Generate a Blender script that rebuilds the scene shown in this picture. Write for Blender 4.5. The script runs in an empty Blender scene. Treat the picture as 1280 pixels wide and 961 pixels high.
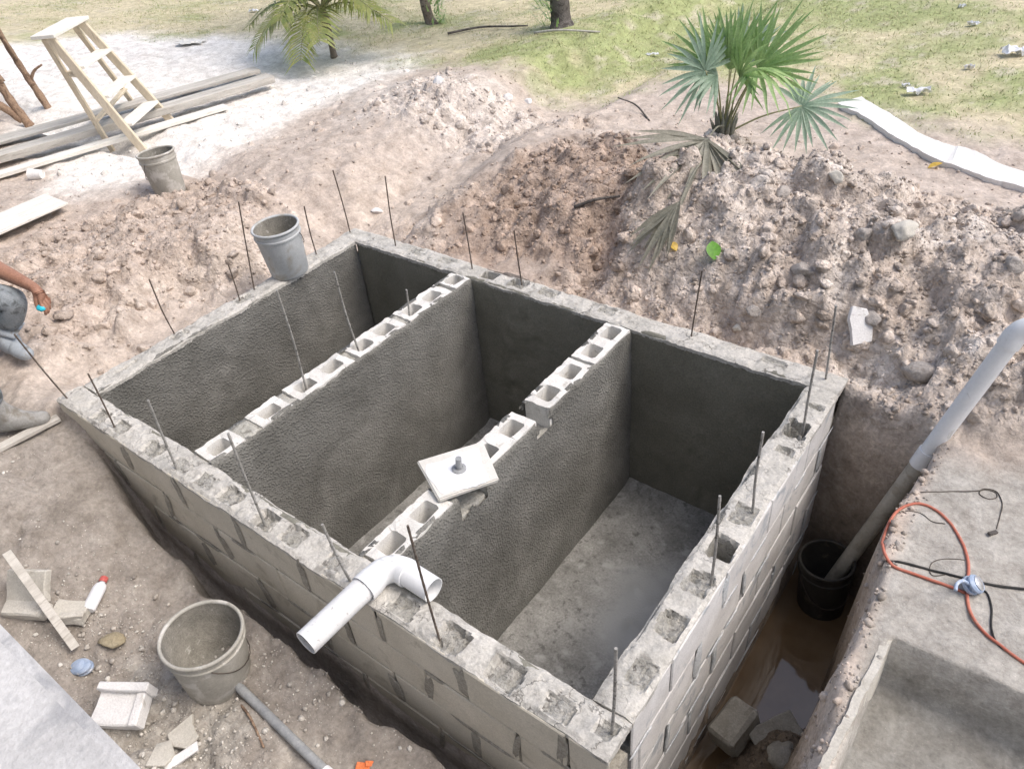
import bpy, bmesh, math, random
import numpy as np
from mathutils import Vector, Matrix, Euler
random.seed(7); rng = np.random.default_rng(11)
sc = bpy.context.scene
COL = sc.collection
R_ = math.radians

# ------------------------------------------------------------------ noise
def h2(ix, iy, seed):
    n = (ix.astype(np.int64) * 374761393 + iy.astype(np.int64) * 668265263 + seed * 974634777) & 0xFFFFFFFF
    n = ((n ^ (n >> 13)) * 1274126177) & 0xFFFFFFFF
    n = ((n ^ (n >> 16)) * 2246822519) & 0xFFFFFFFF
    return ((n ^ (n >> 15)) & 0xFFFFFF) / float(0xFFFFFF)
def vn(x, y, seed=0):
    ix = np.floor(x); iy = np.floor(y); fx = x - ix; fy = y - iy
    fx = fx**3 * (fx * (fx * 6 - 15) + 10); fy = fy**3 * (fy * (fy * 6 - 15) + 10)
    a = h2(ix, iy, seed); b = h2(ix + 1, iy, seed); c = h2(ix, iy + 1, seed); d = h2(ix + 1, iy + 1, seed)
    return (a * (1 - fx) + b * fx) * (1 - fy) + (c * (1 - fx) + d * fx) * fy
def fbm(x, y, seed=0, o=4):
    s = 0; a = .5; t = 0
    for k in range(o):
        s = s + a * (vn(x * 2**k + 17.3 * k, y * 2**k - 9.1 * k, seed + k) - .5) * 2; t += a; a *= .5
    return s / t
def clod(x, y, s, seed, keep=.7):
    wx = x + .34 * s * fbm(x / s * 1.1, y / s * 1.1, seed + 50, 4); wy = y + .34 * s * fbm(x / s * 1.1, y / s * 1.1, seed + 60, 4)
    X = wx / s; Y = wy / s; ix = np.floor(X); iy = np.floor(Y); best = np.zeros_like(X)
    for i in (-1, 0, 1):
        for j in (-1, 0, 1):
            cx = ix + i; cy = iy + j
            dx = X - cx - h2(cx, cy, seed); dy = Y - cy - h2(cx, cy, seed + 1)
            r = .28 + .5 * h2(cx, cy, seed + 2); on = h2(cx, cy, seed + 3) < keep
            a = h2(cx, cy, seed + 4) * 6.283; e = .75 + .5 * h2(cx, cy, seed + 5); c_, s_ = np.cos(a), np.sin(a)
            u = (dx * c_ + dy * s_) / (r * e); v = (-dx * s_ + dy * c_) / (r / e); d2 = (np.abs(u)**2.6 + np.abs(v)**2.6)
            t = np.minimum(1.45 * np.sqrt(np.maximum(0, 1 - d2)), 1) * r * (.72 + .45 * (h2(cx, cy, seed + 6) - .3) * u + .3 * (h2(cx, cy, seed + 7) - .5) * v)
            best = np.maximum(best, np.where(on, t, 0))
    return best * s
def ss(a, b, v):
    t = np.clip((v - a) / (b - a), 0, 1); return t * t * (3 - 2 * t)
def gs(x, y, cx, cy, sx, sy): return np.exp(-((x - cx) / sx)**2 - ((y - cy) / sy)**2)

# ------------------------------------------------------------------ scene graph helpers
def tag(o, label=None, cat=None, group=None, kind=None):
    if label: o['label'] = label
    if cat: o['category'] = cat
    if group: o['group'] = group
    if kind: o['kind'] = kind
    return o
def thing(name, label, cat, loc=(0, 0, 0), rot=(0, 0, 0), group=None):
    o = bpy.data.objects.new(name, None); COL.objects.link(o)
    o.location = loc; o.rotation_euler = rot; o.empty_display_size = .1
    return tag(o, label, cat, group)
class MB:
    def __init__(s): s.v = []; s.f = []; s.m = []
    def add(s, vs, fs, m=0):
        n = len(s.v); s.v += [tuple(p) for p in vs]
        for f in fs: s.f.append(tuple(i + n for i in f)); s.m.append(m)
        return s
    def bm(s, b, m=0, M=None):
        b.verts.ensure_lookup_table(); b.verts.index_update()
        s.add([(M @ v.co) if M else v.co for v in b.verts], [[v.index for v in f.verts] for f in b.faces], m); b.free(); return s
    def build(s, name, mats, parent=None, smooth=False, loc=None, rot=None, angle=None):
        me = bpy.data.meshes.new(name); me.from_pydata(s.v, [], s.f)
        for m in (mats if isinstance(mats, (list, tuple)) else [mats]): me.materials.append(m)
        me.polygons.foreach_set('material_index', s.m)
        if smooth: me.polygons.foreach_set('use_smooth', [True] * len(s.f))
        me.validate(); me.update()
        if angle: me.set_sharp_from_angle(angle=R_(angle))
        o = bpy.data.objects.new(name, me); COL.objects.link(o)
        if parent: o.parent = parent
        if loc is not None: o.location = loc
        if rot is not None: o.rotation_euler = rot
        return o
def bbox(size, bev=.004, seg=1, rough=0, cuts=0, seed=0):
    b = bmesh.new(); bmesh.ops.create_cube(b, size=1); bmesh.ops.scale(b, vec=size, verts=b.verts)
    if bev: bmesh.ops.bevel(b, geom=b.edges[:], offset=bev, segments=seg, affect='EDGES')
    if cuts: bmesh.ops.subdivide_edges(b, edges=b.edges[:], cuts=cuts, use_grid_fill=True)
    if rough:
        rr = random.Random(seed)
        from mathutils import noise
        for v in b.verts:
            q = v.co * 14 + Vector((seed * 3.1, seed * 1.7, 0))
            v.co += noise.noise_vector(q) * rough + noise.noise_vector(q * 3.1) * rough * .4
    return b
def TR(loc, rot=(0, 0, 0)): return Matrix.Translation(loc) @ Euler(rot).to_matrix().to_4x4()
def frames(pts):
    P = [Vector(p) for p in pts]; out = []; n = None
    for i, p in enumerate(P):
        t = (P[min(i + 1, len(P) - 1)] - P[max(i - 1, 0)]).normalized()
        if n is None: n = t.orthogonal().normalized()
        n = (n - t * n.dot(t)).normalized(); out.append((p, t, n, t.cross(n)))
    return out
def tube(mb, pts, rad, n=10, m=0, cap=True):
    fr = frames(pts); vs = []; fs = []
    for i, (p, t, a, b) in enumerate(fr):
        r = rad[i] if hasattr(rad, '__len__') else rad
        for k in range(n):
            w = 2 * math.pi * k / n; vs.append(p + (a * math.cos(w) + b * math.sin(w)) * r)
    for i in range(len(fr) - 1):
        for k in range(n): fs.append((i * n + k, i * n + (k + 1) % n, (i + 1) * n + (k + 1) % n, (i + 1) * n + k))
    if cap: fs += [tuple(range(n - 1, -1, -1)), tuple(range((len(fr) - 1) * n, len(fr) * n))]
    return mb.add(vs, fs, m)
def lathe(mb, prof, n=40, m=0, closed=True, wob=0, seed=0):
    vs = []; fs = []
    for i, (r, z) in enumerate(prof):
        for k in range(n):
            a = 2 * math.pi * k / n; rr = r * (1 + wob * math.sin(2 * a + seed)); vs.append((rr * math.cos(a), rr * math.sin(a), z))
    for i in range(len(prof) - 1):
        for k in range(n): fs.append((i * n + k, i * n + (k + 1) % n, (i + 1) * n + (k + 1) % n, (i + 1) * n + k))
    if closed: fs += [tuple(range(n - 1, -1, -1)), tuple(range((len(prof) - 1) * n, len(prof) * n))]
    return mb.add(vs, fs, m)
def spline(pts, n=8):
    P = [Vector(p) for p in pts]; P = [P[0] * 2 - P[1]] + P + [P[-1] * 2 - P[-2]]; o = []
    for i in range(1, len(P) - 2):
        for k in range(n):
            t = k / n; a, b, c, d = P[i - 1:i + 3]
            o.append(.5 * ((2 * b) + (c - a) * t + (2 * a - 5 * b + 4 * c - d) * t * t + (3 * b - a - 3 * c + d) * t**3))
    return o + [P[-2]]

# ------------------------------------------------------------------ materials
def mk(name):
    m = bpy.data.materials.new(name); m.use_nodes = True; nt = m.node_tree
    return m, nt, nt.nodes['Principled BSDF']
def nd(nt, t, **k):
    n = nt.nodes.new(t)
    for a, v in k.items():
        if a in n.inputs: n.inputs[a].default_value = v
        else: setattr(n, a, v)
    return n
def mixc(nt, f, a, b, bt='MIX'):
    n = nt.nodes.new('ShaderNodeMix'); n.data_type = 'RGBA'; n.blend_type = bt
    for s, v in ((0, f), (6, a), (7, b)):
        if isinstance(v, (int, float)): n.inputs[s].default_value = v
        elif isinstance(v, tuple): n.inputs[s].default_value = (*v[:3], 1)
        else: nt.links.new(v, n.inputs[s])
    return n.outputs[2]
def ramp(nt, f, a, b):
    n = nt.nodes.new('ShaderNodeMapRange'); n.inputs[1].default_value = a; n.inputs[2].default_value = b
    nt.links.new(f, n.inputs[0]); return n.outputs[0]
def noise_(nt, co, scale, detail=6, rough=.6, dist=0):
    n = nd(nt, 'ShaderNodeTexNoise', Scale=scale, Detail=detail, Roughness=rough, Distortion=dist); nt.links.new(co, n.inputs['Vector']); return n.outputs[0]
def bump(nt, h, strength, dist, prev=None):
    n = nd(nt, 'ShaderNodeBump', Strength=strength, Distance=dist); nt.links.new(h, n.inputs['Height'])
    if prev: nt.links.new(prev, n.inputs['Normal'])
    return n.outputs[0]
def pm(name, c1, c2, s1=4, rough=.8, spot=None, spot_s=20, spot_t=(.55, .65), fine=120, finea=.25, b=.3, bd=.004, vor=None, spec=.3, metal=0, stretch=None, r2=None):
    m, nt, bs = mk(name); tc = nd(nt, 'ShaderNodeTexCoord').outputs['Object']
    if stretch:
        mp = nd(nt, 'ShaderNodeMapping', Scale=stretch); nt.links.new(tc, mp.inputs[0]); tc = mp.outputs[0]
    n1 = noise_(nt, tc, s1, 8, .62, .3); col = mixc(nt, ramp(nt, n1, .36, .64), c1, c2)
    n2 = noise_(nt, tc, fine, 4, .7)
    fa = ramp(nt, n2, .3, .7); g = mixc(nt, fa, (1 - finea,) * 3, (1 + finea,) * 3); col = mixc(nt, 1.0, col, g, 'MULTIPLY')
    if spot:
        n3 = noise_(nt, tc, spot_s, 5, .65, .5); col = mixc(nt, ramp(nt, n3, *spot_t), col, spot)
    nt.links.new(col, bs.inputs['Base Color']); bs.inputs['Roughness'].default_value = rough
    bs.inputs['Specular IOR Level'].default_value = spec; bs.inputs['Metallic'].default_value = metal
    if r2 is not None: nt.links.new(ramp(nt, n1, .3, .3 + (.4)), nd(nt, 'ShaderNodeMath').inputs[0])
    pr = None
    if vor:
        v = nd(nt, 'ShaderNodeTexVoronoi', Scale=vor[0]); nt.links.new(tc, v.inputs['Vector']); pr = bump(nt, ramp(nt, v.outputs['Distance'], .55, .05), vor[1], vor[2])
    if b:
        pr = bump(nt, n1, b * .5, bd * 3, pr); pr = bump(nt, n2, b, bd, pr)
    if pr: nt.links.new(pr, bs.inputs['Normal'])
    return m
M = {}
def ground_mat():
    m, nt, bs = mk('soil'); a = nd(nt, 'ShaderNodeVertexColor', layer_name='Col'); tc = nd(nt, 'ShaderNodeTexCoord').outputs['Object']
    n1 = noise_(nt, tc, 9, 9, .68, .4); n2 = noise_(nt, tc, 55, 6, .72); n3 = noise_(nt, tc, 230, 3, .6)
    col = mixc(nt, 1.0, a.outputs[0], mixc(nt, ramp(nt, n1, .3, .7), (.74, .72, .70), (1.26, 1.27, 1.28)), 'MULTIPLY')
    col = mixc(nt, 1.0, col, mixc(nt, ramp(nt, n2, .3, .7), (.75,) * 3, (1.22,) * 3), 'MULTIPLY')
    v = nd(nt, 'ShaderNodeTexVoronoi', Scale=75.0); nt.links.new(tc, v.inputs['Vector'])
    col = mixc(nt, ramp(nt, v.outputs['Distance'], .16, .05), col, mixc(nt, 1.0, col, (1.35, 1.34, 1.32), 'MULTIPLY'))
    nt.links.new(col, bs.inputs['Base Color'])
    nt.links.new(ramp(nt, a.outputs[1], 0, 1), bs.inputs['Roughness'])
    bs.inputs['Specular IOR Level'].default_value = .25
    rg = nd(nt, 'ShaderNodeAttribute'); rg.attribute_name = 'Rgh'
    wn = nd(nt, 'ShaderNodeTexNoise', Scale=22.0, Detail=4.0); nt.links.new(tc, wn.inputs['Vector'])
    wa = nd(nt, 'ShaderNodeVectorMath'); wa.operation = 'MULTIPLY_ADD'; nt.links.new(wn.outputs['Color'], wa.inputs[0]); wa.inputs[1].default_value = (.05,) * 3; nt.links.new(tc, wa.inputs[2])
    pr = bump(nt, n1, .45, .018); pr = bump(nt, n2, .55, .008, pr); pr = bump(nt, n3, .45, .003, pr)
    for sc_, dist in ((17.0, .017), (52.0, .007)):
        vv = nd(nt, 'ShaderNodeTexVoronoi', Scale=sc_); nt.links.new(wa.outputs[0], vv.inputs['Vector'])
        mu = nd(nt, 'ShaderNodeMath'); mu.operation = 'MULTIPLY'; nt.links.new(ramp(nt, vv.outputs['Distance'], .62, .12), mu.inputs[0]); nt.links.new(rg.outputs['Fac'], mu.inputs[1])
        pr = bump(nt, mu.outputs[0], .6, dist, pr)
        hsv = nd(nt, 'ShaderNodeSeparateColor'); nt.links.new(vv.outputs['Color'], hsv.inputs[0])
        gg = mixc(nt, rg.outputs['Fac'], (1, 1, 1), mixc(nt, hsv.outputs[0], (.88, .87, .86), (1.2, 1.21, 1.22)))
        col = mixc(nt, 1.0, col, gg, 'MULTIPLY')
    nt.links.new(col, bs.inputs['Base Color'])
    nt.links.new(pr, bs.inputs['Normal']); return m
M['soil'] = ground_mat()
M['grout'] = pm('wall_top_mortar', (.45, .435, .40), (.58, .56, .52), 7, .9, (.33, .315, .285), 13, (.56, .68), 90, .22, .7, .006)
def add_cracks(m, scale, wid, dark):
    nt = m.node_tree; bs = nt.nodes['Principled BSDF']; tc = nd(nt, 'ShaderNodeTexCoord').outputs['Object']
    n = nd(nt, 'ShaderNodeTexNoise', Scale=scale * 1.6, Detail=5.0, Roughness=.6); nt.links.new(tc, n.inputs['Vector'])
    ad = nd(nt, 'ShaderNodeVectorMath'); ad.operation = 'MULTIPLY_ADD'; nt.links.new(n.outputs['Color'], ad.inputs[0]); ad.inputs[1].default_value = (.16, .16, .16); nt.links.new(tc, ad.inputs[2])
    v = nd(nt, 'ShaderNodeTexVoronoi', Scale=scale); v.feature = 'DISTANCE_TO_EDGE'; nt.links.new(ad.outputs[0], v.inputs['Vector'])
    ms = noise_(nt, tc, 5.5, 3); k = nd(nt, 'ShaderNodeMath'); k.operation = 'MULTIPLY'; nt.links.new(ramp(nt, v.outputs['Distance'], wid, wid * .2), k.inputs[0]); nt.links.new(ramp(nt, ms, .48, .62), k.inputs[1])
    old = bs.inputs['Base Color'].links[0].from_socket; nt.links.new(mixc(nt, k.outputs[0], old, dark), bs.inputs['Base Color'])
    inv = nd(nt, 'ShaderNodeMath'); inv.operation = 'SUBTRACT'; inv.inputs[0].default_value = 1; nt.links.new(k.outputs[0], inv.inputs[1])
    on_ = bs.inputs['Normal'].links[0].from_socket; nt.links.new(bump(nt, inv.outputs[0], .8, .006, on_), bs.inputs['Normal'])
add_cracks(M['grout'], 9, .022, (.20, .19, .17))
M['fill'] = pm('core_fill', (.33, .32, .285), (.50, .485, .45), 22, .95, (.16, .15, .135), 30, (.56, .66), 140, .3, 1, .008)
M['block'] = pm('concrete_block_face', (.59, .55, .46), (.70, .655, .56), 4, .9, (.42, .385, .31), 6, (.58, .72), 160, .15, .35, .003)
M['block_r'] = pm('skylit_block_face', (.56, .545, .53), (.70, .69, .68), 5, .88, (.40, .42, .44), 8, (.56, .66), 160, .14, .4, .003)  # same block as the front wall; its sky-lit whiteness is put into the colour
M['mortar'] = pm('grey_mortar', (.30, .28, .24), (.43, .405, .35), 16, .95, None, 20, (.5, .6), 120, .3, .8, .006)
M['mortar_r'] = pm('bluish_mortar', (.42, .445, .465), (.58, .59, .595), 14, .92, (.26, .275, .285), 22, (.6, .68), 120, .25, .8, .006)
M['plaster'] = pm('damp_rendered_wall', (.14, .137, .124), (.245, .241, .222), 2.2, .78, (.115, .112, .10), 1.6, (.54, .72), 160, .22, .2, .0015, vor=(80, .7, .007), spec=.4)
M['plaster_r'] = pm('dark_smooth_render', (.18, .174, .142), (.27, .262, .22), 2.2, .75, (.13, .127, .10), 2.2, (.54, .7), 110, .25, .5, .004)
M['divblock'] = pm('pale_concrete_block', (.60, .585, .55), (.76, .745, .71), 8, .92, (.45, .43, .39), 20, (.6, .7), 170, .16, .5, .003)
M['rust'] = pm('rusty_steel', (.10, .078, .065), (.18, .145, .12), 30, .75, (.22, .20, .18), 40, (.55, .66), 200, .3, .3, .001, metal=.3)
M['steel'] = pm('cement_dusted_steel', (.30, .29, .27), (.44, .43, .41), 40, .6, (.13, .12, .11), 55, (.56, .64), 200, .25, .3, .001, metal=.25)
M['pvc'] = pm('white_plastic_pipe', (.77, .785, .80), (.84, .85, .86), 6, .38, (.50, .50, .49), 14, (.6, .72), 90, .04, .05, .001, spec=.5)
M['pvc_dirty'] = pm('cement_splashed_plastic', (.68, .685, .69), (.79, .795, .80), 9, .5, (.42, .41, .40), 38, (.58, .70), 90, .08, .1, .001, spec=.45)
M['pvc_mud'] = pm('muddy_plastic_pipe', (.36, .34, .29), (.50, .48, .43), 8, .55, (.27, .24, .19), 14, (.5, .7), 90, .1, .1, .001, spec=.35)
M['bucket'] = pm('grey_plastic_cement_film', (.36, .345, .305), (.47, .455, .41), 6, .7, (.58, .565, .53), 11, (.52, .62), 120, .14, .25, .002)
M['bucket_w'] = pm('pale_plastic_cement_film', (.42, .44, .45), (.55, .57, .58), 6, .6, (.37, .35, .31), 7, (.52, .66), 120, .1, .15, .002)
M['bucket_b'] = pm('black_plastic', (.025, .024, .022), (.05, .047, .042), 8, .55, (.14, .12, .09), 12, (.6, .75), 120, .1, .1, .002)
M['bucket_in'] = pm('cement_caked_inside', (.20, .19, .165), (.30, .285, .25), 12, .9, (.40, .385, .35), 30, (.6, .66), 130, .25, .7, .005)
M['wood'] = pm('weathered_pale_wood', (.58, .50, .38), (.70, .62, .49), 3, .75, (.42, .35, .26), 6, (.58, .7), 40, .12, .2, .001, stretch=(6, 6, 1))
M['plank'] = pm('grey_weathered_plank', (.44, .415, .375), (.60, .575, .53), 3, .85, (.34, .31, .27), 7, (.55, .7), 60, .15, .3, .002, stretch=(7, 1, 7))
M['plank_w'] = pm('pale_dusty_plank', (.70, .68, .62), (.82, .80, .75), 3, .85, (.5, .47, .42), 8, (.58, .7), 60, .12, .3, .002, stretch=(7, 1, 7))
M['lid'] = pm('smooth_white_cement', (.60, .585, .54), (.68, .66, .62), 9, .8, None, 10, (.5, .6), 120, .08, .2, .002)
M['lid_w'] = pm('white_skim', (.76, .775, .80), (.85, .86, .875), 8, .7, None, 10, (.5, .6), 120, .05, .15, .002)
M['greypipe'] = pm('grey_plastic', (.27, .28, .29), (.36, .37, .375), 30, .55, None, 10, (.5, .6), 120, .12, .2, .001)
M['shard'] = pm('broken_block_concrete', (.50, .475, .42), (.61, .585, .53), 8, .92, (.4, .37, .32), 18, (.57, .7), 130, .15, .5, .004)
M['shard_w'] = pm('white_broken_block', (.70, .69, .68), (.80, .79, .78), 8, .9, (.55, .53, .5), 18, (.6, .7), 130, .12, .5, .004)
M['rock'] = pm('grey_rock', (.38, .345, .315), (.50, .46, .425), 10, .92, (.28, .25, .22), 20, (.55, .7), 100, .25, .8, .008)
M['mudblock'] = pm('mud_stained_block', (.235, .22, .185), (.34, .32, .28), 9, .85, (.17, .15, .12), 18, (.55, .7), 130, .2, .6, .005)
M['floor'] = pm('damp_screed_floor', (.19, .186, .172), (.27, .264, .245), 3, .62, (.14, .137, .125), 9, (.56, .68), 120, .28, .5, .005)
M['parapet'] = pm('whitewashed_cement', (.46, .46, .465), (.585, .585, .59), 5, .85, (.36, .365, .38), 9, (.52, .68), 80, .12, .5, .006)
M['house'] = pm('unseen_house_wall', (.52, .51, .49), (.6, .59, .57), 2, .85)
M['path'] = pm('pale_cement_path', (.70, .69, .67), (.80, .79, .77), 5, .9, (.66, .63, .58), 6, (.62, .74), 90, .08, .4, .006)
M['hose'] = pm('orange_rubber', (.44, .13, .085), (.54, .20, .14), 12, .5, (.45, .30, .24), 25, (.6, .7), 90, .1, .1, .001)
M['cable'] = pm('black_rubber', (.02, .02, .02), (.04, .04, .038), 12, .5)
M['wire'] = pm('dark_tie_wire', (.07, .06, .05), (.13, .11, .095), 30, .6, metal=.3)
M['blue'] = pm('blue_grey_plastic', (.28, .36, .50), (.45, .53, .66), 20, .45, (.62, .65, .7), 30, (.55, .65), 90, .05)
M['chrome'] = pm('scuffed_metal', (.55, .56, .58), (.7, .7, .72), 30, .3, metal=.8)
M['white'] = pm('white_plastic', (.74, .75, .78), (.82, .83, .85), 8, .4, (.6, .6, .6), 20, (.62, .72), 90, .04, .05, .001, spec=.5)
M['red'] = pm('faded_red_plastic', (.48, .10, .09), (.58, .16, .14), 20, .45)
M['orange'] = pm('orange_plastic', (.7, .18, .06), (.78, .25, .1), 20, .5)
M['clay'] = pm('dry_clay_lump', (.30, .255, .17), (.38, .33, .235), 14, .9, b=.6)
M['bark'] = pm('grey_brown_bark', (.19, .155, .125), (.29, .245, .205), 9, .9, (.13, .105, .085), 20, (.52, .62), 60, .25, .9, .012)
M['bark_d'] = pm('dark_bark', (.10, .088, .08), (.17, .155, .145), 9, .9, (.07, .06, .055), 16, (.52, .62), 60, .25, .9, .012)
M['bark_r'] = pm('reddish_bark', (.27, .18, .125), (.38, .27, .19), 9, .9, (.18, .12, .085), 16, (.52, .62), 60, .25, .9, .01)
M['skin'] = pm('tanned_skin', (.30, .155, .105), (.36, .20, .14), 12, .55, b=.15, bd=.001)
M['jeans'] = pm('cement_stained_denim', (.19, .22, .245), (.29, .315, .335), 14, .9, (.10, .11, .115), 22, (.52, .66), 150, .2, .5, .004)
M['boot'] = pm('grey_rubber_boot', (.34, .38, .42), (.45, .49, .53), 12, .6, (.28, .265, .24), 18, (.52, .66), 100, .1, .2, .002)
M['shirt'] = pm('faded_shirt', (.35, .33, .3), (.42, .4, .37), 10, .9)
M['hair'] = pm('black_hair', (.015, .012, .01), (.03, .025, .02), 40, .6)
M['cyan'] = pm('turquoise_plastic', (.03, .52, .68), (.05, .62, .76), 20, .4)
def leaf_mat(name, c1, c2, tip=None):
    m, nt, bs = mk(name); tc = nd(nt, 'ShaderNodeTexCoord').outputs['Object']
    col = mixc(nt, ramp(nt, noise_(nt, tc, 14, 4), .35, .65), c1, c2)
    col = mixc(nt, 1.0, col, mixc(nt, ramp(nt, noise_(nt, tc, 90, 3), .3, .7), (.8,) * 3, (1.2,) * 3), 'MULTIPLY')
    nt.links.new(col, bs.inputs['Base Color']); bs.inputs['Roughness'].default_value = .45
    tr = nd(nt, 'ShaderNodeBsdfTranslucent'); nt.links.new(col, tr.inputs[0]); mx = nd(nt, 'ShaderNodeMixShader'); mx.inputs[0].default_value = .35
    nt.links.new(bs.outputs[0], mx.inputs[1]); nt.links.new(tr.outputs[0], mx.inputs[2]); nt.links.new(mx.outputs[0], nt.nodes['Material Output'].inputs[0]); return m
M['leaf'] = leaf_mat('fresh_palm_leaf', (.26, .42, .16), (.37, .52, .22))
M['leaf_b'] = leaf_mat('bluish_palm_leaf', (.27, .39, .29), (.36, .47, .36))
M['leaf_dead'] = leaf_mat('withered_palm_leaf', (.24, .24, .19), (.36, .345, .28))
M['leaf_coco'] = leaf_mat('yellowing_palm_leaf', (.26, .33, .10), (.42, .42, .16))
M['leaf_y'] = leaf_mat('yellow_leaf', (.62, .42, .06), (.72, .5, .1))
M['leaf_g'] = leaf_mat('bright_green_leaf', (.12, .34, .03), (.17, .42, .05))
M['petiole'] = pm('palm_stalk', (.24, .25, .12), (.34, .32, .19), 12, .6)
def grass_mat():
    m, nt, bs = mk('grass_blade'); a = nd(nt, 'ShaderNodeVertexColor', layer_name='Col'); nt.links.new(a.outputs[0], bs.inputs['Base Color']); bs.inputs['Roughness'].default_value = .6; return m
M['grass'] = grass_mat()
def water_mat():
    m, nt, bs = mk('muddy_water'); tc = nd(nt, 'ShaderNodeTexCoord').outputs['Object']
    col = mixc(nt, ramp(nt, noise_(nt, tc, 3, 4), .35, .65), (.12, .078, .042), (.18, .125, .075)); nt.links.new(col, bs.inputs['Base Color'])
    bs.inputs['Roughness'].default_value = .04; bs.inputs['IOR'].default_value = 1.45; bs.inputs['Specular IOR Level'].default_value = .9
    nt.links.new(bump(nt, noise_(nt, tc, 7, 2), .04, .01), bs.inputs['Normal']); return m
M['water'] = water_mat()

# ------------------------------------------------------------------ camera (fitted to the photograph)
FPX = 965.32; CAM = Vector((.5568, -.9035, 2.2004)); ROT = Euler((R_(51.854), R_(4.67), R_(36.615)))
cam = bpy.data.objects.new('camera', bpy.data.cameras.new('camera')); COL.objects.link(cam)
cam.location = CAM; cam.rotation_euler = ROT; cam.data.sensor_width = 36; cam.data.lens = FPX / 1280 * 36
cam.data.clip_start = .02; cam.data.clip_end = 300; sc.camera = cam
CR = ROT.to_matrix()
def ray(px, py): return CR @ Vector(((px - 640) / FPX, (480.5 - py) / FPX, -1))
def atz(px, py, z): d = ray(px, py); return CAM + d * ((z - CAM.z) / d.z)
def atd(px, py, dep): return CAM + ray(px, py) * dep

# ------------------------------------------------------------------ terrain
L, W, T, HF = 3.131, 2.052, .14, 1.07
EY = [-3, -.6, .33, .56, .78, 1.0, 1.35, 1.7, 1.95, 2.15, 2.3]; EX = [.5, .47, .455, .435, .415, .40, .395, .40, .41, .40, .30]
def trench_edge(y): return np.interp(y, EY, EX)
def hbase(x, y):
    n = fbm(x * 2.2, y * 2.2, 3, 4); nf = fbm(x * 9, y * 9, 5, 4); z = .02 * fbm(x * .7, y * .7, 1, 3) * 1.0
    # bank left of the tank
    d = -L - x
    bk = ss(-.2, .35, y) * ss(-.4, .0, d) * ss(3.2, 1.9, d)
    z = z + bk * (-.16 + .26 * ss(.25, .95, d + .25 * n) - .08 * ss(1.0, 1.9, d))
    # ground behind the tank and the spoil heap
    z = z - .09 * ss(.55, .05, y - W) * ss(-.05, .1, y - W) * (x < .3)
    heap = .36 * gs(x, y, -.95, 3.05, .85, .72) + .27 * gs(x, y, .3, 2.95, 1.0, .78) + .2 * gs(x, y, 1.6, 2.8, 1.0, .8) + .08 * gs(x, y, .5, 2.1, .5, .4)
    cut = ss(-1.62, -1.38, x + .10 * n + .12 * (y - 2.9) + .04 * nf)
    heap = heap * cut * ss(-.02, .42, y - W + .1 * n + .3 * ss(-.1, .5, x))
    heap = heap + .13 * gs(x, y, -1.46, 3.86, .26, .24)
    scoop = .20 * gs(x, y, -2.0, 3.2, .8, .6) + .10 * gs(x, y, -1.7, 2.8, .5, .5)
    pile = .13 * gs(x, y, -3.9, 4.05, 1.0, .5) + .10 * gs(x, y, -2.9, 3.5, .8, .5)
    z = z + heap + scoop + pile
    # lower ground in front
    zf = -.47 + .36 * ss(-1.9, -3.2, x)
    fr = ss(.03, -.03, y + .01 * n) * ss(.62, .5, x + .02 * n)
    fr = np.where(x < -L - .02, ss(.12, -.28, y + .08 * n + .06 * nf), fr)
    z = z * (1 - fr) + (zf + .02 * n) * fr
    # narrow trench in front
    w = (.115 * ss(-3.0, -2.2, x) + .05 * fbm(x * 5, x * 0 + 2, 9, 3) * ss(-2.9, -2, x) + .02 * nf)
    z = np.where((y < .08) & (x < .6), z - .42 * ss(-w - .03, -w + .02, y) * ss(-3.05, -2.6, x), z)
    # trench on the right, filled with water
    e = trench_edge(y) + .04 * n + .022 * nf
    tr = ss(e + .012, e - .045 - .05 * np.maximum(n, 0) - .08 * ss(.9, .4, y), x) * ss(2.04, 1.90, y + .06 * n + .25 * x)  * ss(-.02, 0, x)
    tr = np.where((x < 0) & (y < W), np.where(x > -.3, tr, 0), tr)
    tr = np.where((y < .02) & (x < .0), 0, tr)
    bot = -1.17 + .22 * gs(x, y, .27, .80, .16, .16) + .24 * gs(x, y, .36, .50, .14, .30) + .07 * ss(.26, .42, x) + .03 * nf
    z = z * (1 - tr) + bot * tr
    # recessed basin in the cement pad
    pit = ss(.528, .536, x) * ss(.840 + .006 * nf, .815 + .006 * nf, y)
    z = np.where((x > .45), z * (1 - pit) + (-.215 + .01 * n) * pit, z)
    return z, tr, pit, fr, cut * ss(.05, .2, heap), n, nf
YBX = [-30, -12, -10, -8, -6.5, -5, -3.4, -2.6, -1.27, .2, 3, 12]; YBY = [2, 3.2, 4.5, 4.95, 5.2, 4.95, 4.9, 5.25, 5.5, 4.9, 4.2, 3]
def lawn_mask(x, y, n): return ss(-.25, .4, y - np.interp(x, YBX, YBY) + .55 * n)
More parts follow.
